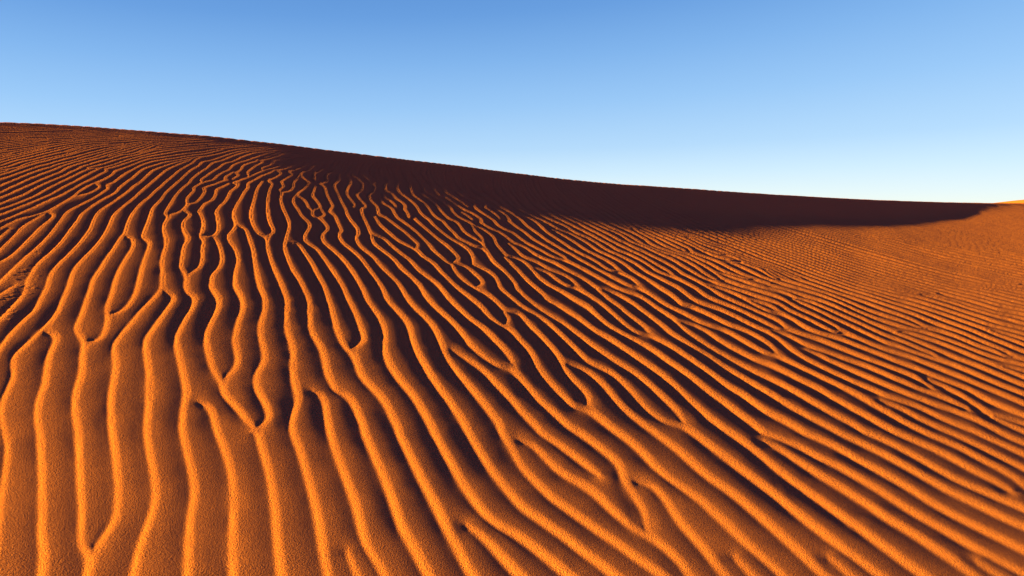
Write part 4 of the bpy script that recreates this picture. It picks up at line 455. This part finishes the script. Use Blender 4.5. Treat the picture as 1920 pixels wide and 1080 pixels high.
[-1560,845,-89,10,-88,9,-95,6,-99,4,-97,3,-109,2,-469,3,-176,3,-179,5,-74,5,-77,5],
[-1822,879,-124,7,-142,4,-146,3,-373,4,-181,4,-87,4,-82,4,-78,6,-80,7],
[-2312,921,-153,6,-104,6,-99,6,-88,7,-83,9,-88,11,-92,14,-96,16],
[-2404,903,-236,5,-172,6,-75,5,-78,5,-72,7,-74,8],
[7088,1511,133,18,134,13,137,10,514,33,144,12,129,14,123,16,127,21,132,25,373,75,120,21,125,19,122,16,142,16,663,68,213,23,197,25,87,13,89,15],
[-1659,840,-71,6,-69,4,-76,3,-89,3,-180,2,-479,1,-180,1,-165,4,-144,6],
[7168,1513,109,13,111,10,124,9,497,32,138,12,128,13,128,18,127,20,132,24,371,74,119,21,123,18,120,16,149,17,678,69,213,22,196,25,167,25],
[-1785,834,-119,4,-138,2,-626,1,-180,1,-142,3,-125,4],
[7260,1515,94,10,111,9,424,27,147,11,129,11,112,12,128,17,127,20,131,24,369,73,124,21,122,18,119,16,148,16,702,71,204,22,188,23,157,23],
[-1992,825,-824,2,-162,2,-139,4],
[7373,1517,151,12,357,24,147,10,144,13,129,14,128,18,127,21,119,22,304,59,181,32,100,14,103,14,273,30],
[9646,1795,799,81,186,21,163,23],
[-2295,812,-549,1,-147,2,-122,3],
[7503,1519,531,37,144,13,135,15,122,17,122,20,118,22,303,58,179,31,99,14,108,15,271,29],
[7683,1520,229,16,139,11,123,11,118,13,116,16,120,19,124,22,368,70,127,21,130,19,122,15,150,16,935,95,170,20,146,19],
[-2624,798,-292,1,-104,2,-99,3],
[7799,1519,187,14,147,13,132,14,120,15,102,16,104,17,339,64,124,22,126,20,136,19,249,28,918,93,169,19,145,19],
[-2931,785,-187,4],
[7914,1518,143,12,124,12,117,13,110,15,96,15,99,17,307,57,123,22,130,21,127,17,111,14,145,15,952,96,161,18,136,18],
[8023,1516,112,11,105,12,97,12,100,14,172,29,293,55,110,19,129,21,125,17,114,13,134,15,990,99,159,18,136,17],
[8120,1515,174,21,166,23,156,26,383,71,121,19,122,17,106,12,122,13,1035,104,159,18,134,16],
[8210,1515,140,18,134,20,138,24,357,65,120,19,121,17,202,22,412,40,659,67,165,17,140,17],
[8292,1514,120,17,124,20,353,64,107,19,107,16,101,14,185,20,430,40,614,61,202,22,161,18],
[8364,1513,197,32,411,74,118,18,111,15,93,10,99,10,372,31,222,21,550,55,261,28],
[8432,1512,147,25,269,49,112,19,123,19,121,16,103,11,108,10,406,29,192,16,498,48,282,30],
[8496,1511,353,64,111,19,133,20,137,17,112,10,127,10,466,27,209,15,359,31,296,30],
[9675,1670,246,16,207,16,392,37,276,29],
[8560,1510,284,52,140,24,143,20,145,16,130,11,154,9,531,22,207,10,253,19,250,22],
[9468,1643,169,10,386,18,189,11,145,11,158,13,148,14,137,13],
[8620,1509,237,44,150,25,147,20,148,14,137,10,163,7,569,17,203,8,212,13,212,17],
[9527,1633,194,8,425,14,177,7,240,15,235,20],
[8674,1507,208,39,149,24,145,18,145,13,134,8,162,7,595,15,200,6,198,10,186,13],
[9438,1615,111,5,126,4,502,13,196,7,216,11,206,16],
[8734,1507,178,32,142,22,138,17,147,12,127,7,154,5,618,14,196,6,188,8,174,12],
[8793,1506,155,27,135,20,130,15,140,10,119,6,148,5,641,14,193,5,180,8,165,10],
[8853,1505,136,23,122,17,128,13,133,9,113,6,140,4,836,18,176,7,162,9],
[8912,1504,123,19,115,15,115,11,126,8,106,4,135,4,837,18,175,7,154,8],
[8970,1502,105,16,107,12,109,9,124,8,233,7,818,18,177,6,153,8],
[9038,1501,98,13,94,10,102,7,112,6,217,7,808,17,176,6,151,7],
[9110,1500,85,9,87,8,89,6,106,5,206,6,785,16,174,6,155,8],
[9191,1499,71,6,75,6,177,8,191,5,758,16,183,6,154,8],
[9283,1497,123,8,145,5,908,21,182,6,158,7],
[9402,1495,113,5,141,4,831,18,169,6,143,7],
[9552,1492,190,5,718,16,182,6,156,8],
[9751,1488,710,16,181,7,156,7],
[9977,1484,516,13,164,6,142,7],
[10202,1480,347,10,132,6,118,6],
[10417,1477,207,7,175,9],
[10597,1474,202,10],
[10745,1471,54,3]]
def crest_lines():
    return [np.cumsum(np.array(l, float).reshape(-1, 2), 0)/4.0 for l in CRESTS]
nr, nc = VV.shape
jx = np.arange(nc)
def to_index(p):
    j = np.interp(p[:, 0], us, jx)
    c = np.interp(p[:, 0], us, cr)
    s = (p[:, 1]-c)/(VB-c)
    i = np.interp(s, fr, np.arange(nr))
    return np.stack([j, i], 1)
LN = []
for l in crest_lines():
    q = to_index(l)
    d = np.r_[0, np.cumsum(np.hypot(*np.diff(q, axis=0).T))]
    if d[-1] < 3: continue
    t = np.arange(0, d[-1], .3)
    q = np.stack([np.interp(t, d, q[:, 0]), np.interp(t, d, q[:, 1])], 1)
    k = 5; P = np.pad(q, ((k, k), (0, 0)), mode='reflect', reflect_type='odd'); ker = np.hanning(2*k+3)[1:-1]; ker /= ker.sum()
    q = sum(ker[m]*P[m:m+len(q)] for m in range(2*k+1))
    g = np.gradient(q, axis=0); g /= np.hypot(g[:, 0], g[:, 1])[:, None]+1e-9
    LN.append((q, g))
PQ = np.vstack([a for a, b in LN]); PG = np.vstack([b for a, b in LN])

def stamps(f):
    h, w_ = -(-nr//f), -(-nc//f)
    s = np.zeros((h, w_), np.float32); c = np.zeros((h, w_), np.float32)
    for off, val in ((.72, 0.), (-.72, 1.)):
        x = (PQ[:, 0]/f + PG[:, 1]*off); y = (PQ[:, 1]/f - PG[:, 0]*off)
        xi = np.rint(x).astype(int); yi = np.rint(y).astype(int)
        m = (xi >= 0) & (xi < w_) & (yi >= 0) & (yi < h)
        np.add.at(s, (yi[m], xi[m]), val); np.add.at(c, (yi[m], xi[m]), 1)
    mean = s/np.maximum(c, 1); ok = c > 0
    return ok, mean
def relax(P, ok, mean, n):
    amb = ok & (mean > .25) & (mean < .75)
    fix = ok & ~amb; val = np.where(mean > .5, 1., 0.).astype(np.float32)
    W = np.where(amb, 0., 1.).astype(np.float32)
    P = np.where(fix, val, P).astype(np.float32)
    Wp = np.pad(W, 1); den = Wp[:-2, 1:-1]+Wp[2:, 1:-1]+Wp[1:-1, :-2]+Wp[1:-1, 2:]+1e-6
    free = ~fix
    for k in range(n):
        Q = np.pad(P*W, 1)
        N = (Q[:-2, 1:-1]+Q[2:, 1:-1]+Q[1:-1, :-2]+Q[1:-1, 2:])/den
        P = np.where(free, N, P)
    return P
P = None
for f, n in ((8, 150), (4, 80), (2, 60), (1, 45)):
    ok, mean = stamps(f)
    if P is None: P = np.full(ok.shape, .5, np.float32)
    else:
        P = np.repeat(np.repeat(P, 2, 0), 2, 1)[:ok.shape[0], :ok.shape[1]]
        if P.shape != ok.shape: P = np.pad(P, ((0, ok.shape[0]-P.shape[0]), (0, ok.shape[1]-P.shape[1])), mode='edge')
    P = relax(P, ok, mean, n)

def blur(A, r, it=2):
    for _ in range(it):
        for ax in (0, 1):
            pw = [(0, 0), (0, 0)]; pw[ax] = (r+1, r); Q = np.cumsum(np.pad(A, pw, mode='edge'), axis=ax, dtype=np.float64)
            n = A.shape[ax]
            A = ((Q.take(range(2*r+1, 2*r+1+n), ax) - Q.take(range(0, n), ax))/(2*r+1)).astype(np.float32)
    return A

# local wavelength on the ground (m)
cs, sn = np.cos(2*np.pi*P), np.sin(2*np.pi*P)
xu, xv = np.gradient(XX, axis=1), np.gradient(XX, axis=0); yu, yv = np.gradient(YY, axis=1), np.gradient(YY, axis=0)
det = xu*yv - xv*yu; det = np.where(np.abs(det) < 1e-9, 1e-9, det)
g2 = 0
for A in (cs, sn):
    au, av = np.gradient(A, axis=1), np.gradient(A, axis=0)
    g2 = g2 + ((au*yv-av*yu)/det)**2 + ((av*xu-au*xv)/det)**2
freq = np.sqrt(g2)/(2*np.pi)
fq = np.clip(freq, 1, 40).astype(np.float32); fa, fb = blur(fq, 12), blur(fq, 45)
kk = np.clip((VV-480)/350, 0, 1); lam = 1/np.clip(fa*(1-kk)+fb*kk, 3, 40)
print('wavelength m', np.percentile(lam, [5, 25, 50, 75, 95]))
PK, TR = 0.035, 0.88
p = (P-PK) % 1.0; L1 = TR-PK
q_ = np.clip(p/L1, 0, 1); fade = 1-.62*q_-.38*q_*q_
tt = np.clip((p-L1)/(1-L1), 0, 1); rise = .65*tt+.35*tt*tt*(3-2*tt)
prof = np.where(p < L1, fade, rise).astype(np.float32)
# wind-softened edges: the blur follows the size of the ripples in the sheet's cells
lv = [prof, blur(prof, 1, 1), blur(prof, 1, 2), blur(prof, 2, 2)]
k = np.interp(VV, [440, 560, 750, 1080], [0, 1, 2, 3])
prof = sum(l*np.clip(1-np.abs(k-n), 0, 1) for n, l in enumerate(lv))
AMP = 0.075
# the ripples stand a little taller on the far right and up the slope
AV, AU = [250, 400, 440, 500, 600, 800, 1080], [0, 600, 1200, 1600, 1900]
AT = [[1.1, 1.1, 1., .6, .3], [1.2, 1.15, 1.1, .8, .3], [1.2, 1.15, 1.2, 1.2, .8], [1.25, 1.1, 1.2, 1.7, 1.8],
      [1.25, 1.1, 1.2, 1.5, 1.7], [1.27, 1.08, 1.02, 1.08, 1.15], [1.25, 1.12, .96, .96, 1.]]
AC = np.array([np.interp(us, AU, r) for r in AT])
amap = np.stack([np.interp(VV[:, j], AV, AC[:, j]) for j in range(nc)], 1)
rng = np.random.RandomState(7)
def vnoise(X, Y, s, seed):
    """smooth value noise on the ground plane"""
    r = np.random.RandomState(seed).rand(256, 256)*2-1
    x, y = X/s, Y/s; xi, yi = np.floor(x).astype(int), np.floor(y).astype(int); fx, fy = x-xi, y-yi
    fx, fy = fx*fx*(3-2*fx), fy*fy*(3-2*fy)
    g = lambda a, b: r[a % 256, b % 256]
    return (g(xi, yi)*(1-fx)+g(xi+1, yi)*fx)*(1-fy)+(g(xi, yi+1)*(1-fx)+g(xi+1, yi+1)*fx)*fy
amp = AMP*np.clip(lam, .03, .33)*(1+.18*vnoise(XX, YY, .5, 3))
loc = 1/np.clip(blur(fq, 5, 1)*(1-kk)+blur(fq, 11, 1)*kk, 2, 60)          # narrow hollows stay shallow
amp = amp*np.clip(.98*loc/lam, .15, 1)**1.4*amap
H = blur(amp.astype(np.float32), 4, 2)*(prof-.45)
H += .004*vnoise(XX, YY, .55, 11) + .0005*vnoise(XX, YY, .13, 12)*np.clip(12/YY, 0, 1)
# a scatter of small animal tracks on the left of the slope
for k in range(34):
    u = rng.uniform(4, 75); v = 600-u*1.35+rng.uniform(-45, 18)
    if not 470 < v < 615: continue
    j = int(np.interp(u, us, jx)); i = int(np.interp((v-cr[j])/(VB-cr[j]), fr, np.arange(nr)))
    sl = (slice(max(i-14, 0), i+15), slice(max(j-14, 0), j+15))
    dx, dy = XX[sl]-XX[i, j], YY[sl]-YY[i, j]; an = rng.uniform(.2, 1.1)
    a_, b_ = dx*math.cos(an)+dy*math.sin(an), -dx*math.sin(an)+dy*math.cos(an)
    rr = (a_/.030)**2+(b_/.011)**2
    H[sl] += -.0035*np.exp(-rr) + .0012*np.exp(-(rr-2.2)**2)
ZR = ZZ + H

# -------------------------------------------------------------- materials
def sand_material(name, grain=True):
    m = bpy.data.materials.new(name); m.use_nodes = True; n = m.node_tree.nodes; L = m.node_tree.links
    bs = n['Principled BSDF']; bs.inputs['Roughness'].default_value = 1.0
    bs.inputs['Specular IOR Level'].default_value = .0
    tc = n.new('ShaderNodeTexCoord')
    def noise(scale, detail=2., rough=.5):
        t = n.new('ShaderNodeTexNoise'); t.inputs['Scale'].default_value = scale; t.inputs['Detail'].default_value = detail
        t.inputs['Roughness'].default_value = rough; L.new(tc.outputs['Object'], t.inputs['Vector']); return t
    grainc = noise(230, 1.0); patch = noise(.9, 3.0)
    r1 = n.new('ShaderNodeValToRGB'); r1.color_ramp.elements[0].position = .32; r1.color_ramp.elements[1].position = .70
    r1.color_ramp.elements[0].color = (*SAND_A, 1); r1.color_ramp.elements[1].color = (*SAND_B, 1)
    L.new(grainc.outputs['Fac'], r1.inputs[0])
    mx = n.new('ShaderNodeMix'); mx.data_type = 'RGBA'; mx.blend_type = 'MIX'
    r2 = n.new('ShaderNodeMapRange'); r2.inputs['From Min'].default_value = .35; r2.inputs['From Max'].default_value = .7; r2.inputs['To Max'].default_value = .3
    L.new(patch.outputs['Fac'], r2.inputs['Value']); L.new(r2.outputs[0], mx.inputs['Factor'])
    L.new(r1.outputs[0], mx.inputs['A']); mx.inputs['B'].default_value = (*SAND_C, 1)
    L.new(mx.outputs['Result'], bs.inputs['Base Color'])
    if grain:
        g1 = noise(165, 1.5, .8); b = n.new('ShaderNodeBump'); b.inputs['Strength'].default_value = 1.0
        b.inputs['Distance'].default_value = GRAIN; L.new(g1.outputs['Fac'], b.inputs['Height'])
        # coarser, lumpier sand further up the slope
        g2 = noise(62, 1.0, .8); sp_ = n.new('ShaderNodeSeparateXYZ'); L.new(tc.outputs['Object'], sp_.inputs[0])
        div = n.new('ShaderNodeMath'); div.operation = 'DIVIDE'; div.inputs[1].default_value = 20.; L.new(sp_.outputs['Y'], div.inputs[0])
        up = n.new('ShaderNodeValToRGB'); ue = up.color_ramp.elements; ue[0].position = .11; ue[0].color = (0, 0, 0, 1); ue[1].position = .8; ue[1].color = (0, 0, 0, 1)
        for ps, vl in ((.25, .8), (.45, 1.)): el_ = ue.new(ps); el_.color = (vl, vl, vl, 1)
        L.new(div.outputs[0], up.inputs[0]); mu_ = n.new('ShaderNodeMath'); mu_.operation = 'MULTIPLY'
        L.new(up.outputs[0], mu_.inputs[0]); L.new(g2.outputs['Fac'], mu_.inputs[1])
        b2_ = n.new('ShaderNodeBump'); b2_.inputs['Strength'].default_value = 1.0; b2_.inputs['Distance'].default_value = COARSE
        L.new(mu_.outputs[0], b2_.inputs['Height']); L.new(b.outputs[0], b2_.inputs['Normal']); L.new(b2_.outputs[0], bs.inputs['Normal'])
    return m
SAND_A, SAND_B, SAND_C = (.25, .054, .032), (.45, .106, .056), (.32, .068, .040)
GRAIN = .0095; COARSE = .015
sand = sand_material('orange_sand'); sand_far = sand_material('distant_sand', False)

def sheet(name, X, Y, Z, mat, kind='structure', label=None, cat=None):
    r, c = X.shape; me = bpy.data.meshes.new(name)
    co = np.stack([X, Y, Z], -1).reshape(-1, 3).astype(np.float32)
    q = np.arange((r-1)*c).reshape(r-1, c)[:, :-1].ravel()
    F_ = np.stack([q, q+1, q+c+1, q+c], 1)
    v = co[F_[len(F_)//2]]
    if np.cross(v[1]-v[0], v[2]-v[0])[2] < 0: F_ = F_[:, ::-1]
    me.vertices.add(len(co)); me.vertices.foreach_set('co', co.ravel())
    me.loops.add(F_.size); me.loops.foreach_set('vertex_index', F_.ravel().astype(np.int32))
    me.polygons.add(len(F_)); me.polygons.foreach_set('loop_start', np.arange(0, F_.size, 4, dtype=np.int32))
    me.update(calc_edges=True); me.validate()
    me.polygons.foreach_set('use_smooth', np.ones(len(F_), bool))
    me.materials.append(mat)
    o = bpy.data.objects.new(name, me); sc.collection.objects.link(o)
    if kind: o['kind'] = kind
    if label: o['label'] = label
    if cat: o['category'] = cat
    return o

# the dune as one sheet: lee side behind the crest, rippled face, ground by the feet
nb = 50
run = np.geomspace(.02, 26, nb)[::-1][:, None]                      # lee side: steep slip face, then flat
drop = np.where(run < 14, run*.52, 14*.52+(run-14)*.25) * np.clip(run/.5, .2, 1)**.3
BY = YY[0][None] + run; BX = (us[None]-U0)/F*BY
BZ = ZR[0][None] + (ZZ[0]/YY[0])[None]*0*run - drop
nf = 24
FV = np.linspace(VB, 4200, nf+1)[1:, None]*np.ones((1, nc))
FY = (EYE-ZZ[-1])[None]*F/(FV-V0)
FX = (us[None]-U0)/F*FY; FZ = ZZ[-1][None] + H[-1][None]*np.linspace(1, 0, nf)[:, None]
X_ = np.vstack([BX, XX, FX]); Y_ = np.vstack([BY, YY, FY]); Z_ = np.vstack([BZ, ZR, FZ])
dune = sheet('sand_dune', X_, Y_, Z_, sand)

# open desert round the dune, out to the horizon
ang = np.linspace(0, 2*np.pi, 181)[None]; rad = np.r_[0.01, np.geomspace(2, 6000, 90)][:, None]
GX_, GY_ = rad*np.cos(ang), rad*np.sin(ang)
GZ_ = -1.6 - 6.5*np.clip((rad-3)/60, 0, 1) + 1.2*vnoise(GX_+900, GY_+900, 37, 5)*np.clip((rad-40)/100, 0, 1)
desert = sheet('desert_ground', GX_, GY_, GZ_, sand_far)

# the sunlit dune just showing behind the right end of the crest
def hill(name, cx, cy, lx, ly, h, base, seed, rot=0.0):
    s, t = np.meshgrid(np.linspace(-1, 1, 150), np.linspace(-1, 1, 90))
    prof = np.clip(1-np.abs(s)**2.0, 0, 1)**1.3
    cross = np.where(t < 0, np.clip(1+t, 0, 1)**1.25, np.clip(1-t*1.6, 0, 1))
    z = h*prof*cross + .25*vnoise(s*9+50, t*9+50, 1.0, seed)*prof*cross
    x, y = s*lx, t*ly + .12*ly*np.sin(s*2.4)
    return sheet(name, cx+x*math.cos(rot)-y*math.sin(rot), cy+x*math.sin(rot)+y*math.cos(rot), base+z, sand_far)
hill('distant_dune', 262, 230, 130, 45, 16, -8.1, 21, math.radians(-55))
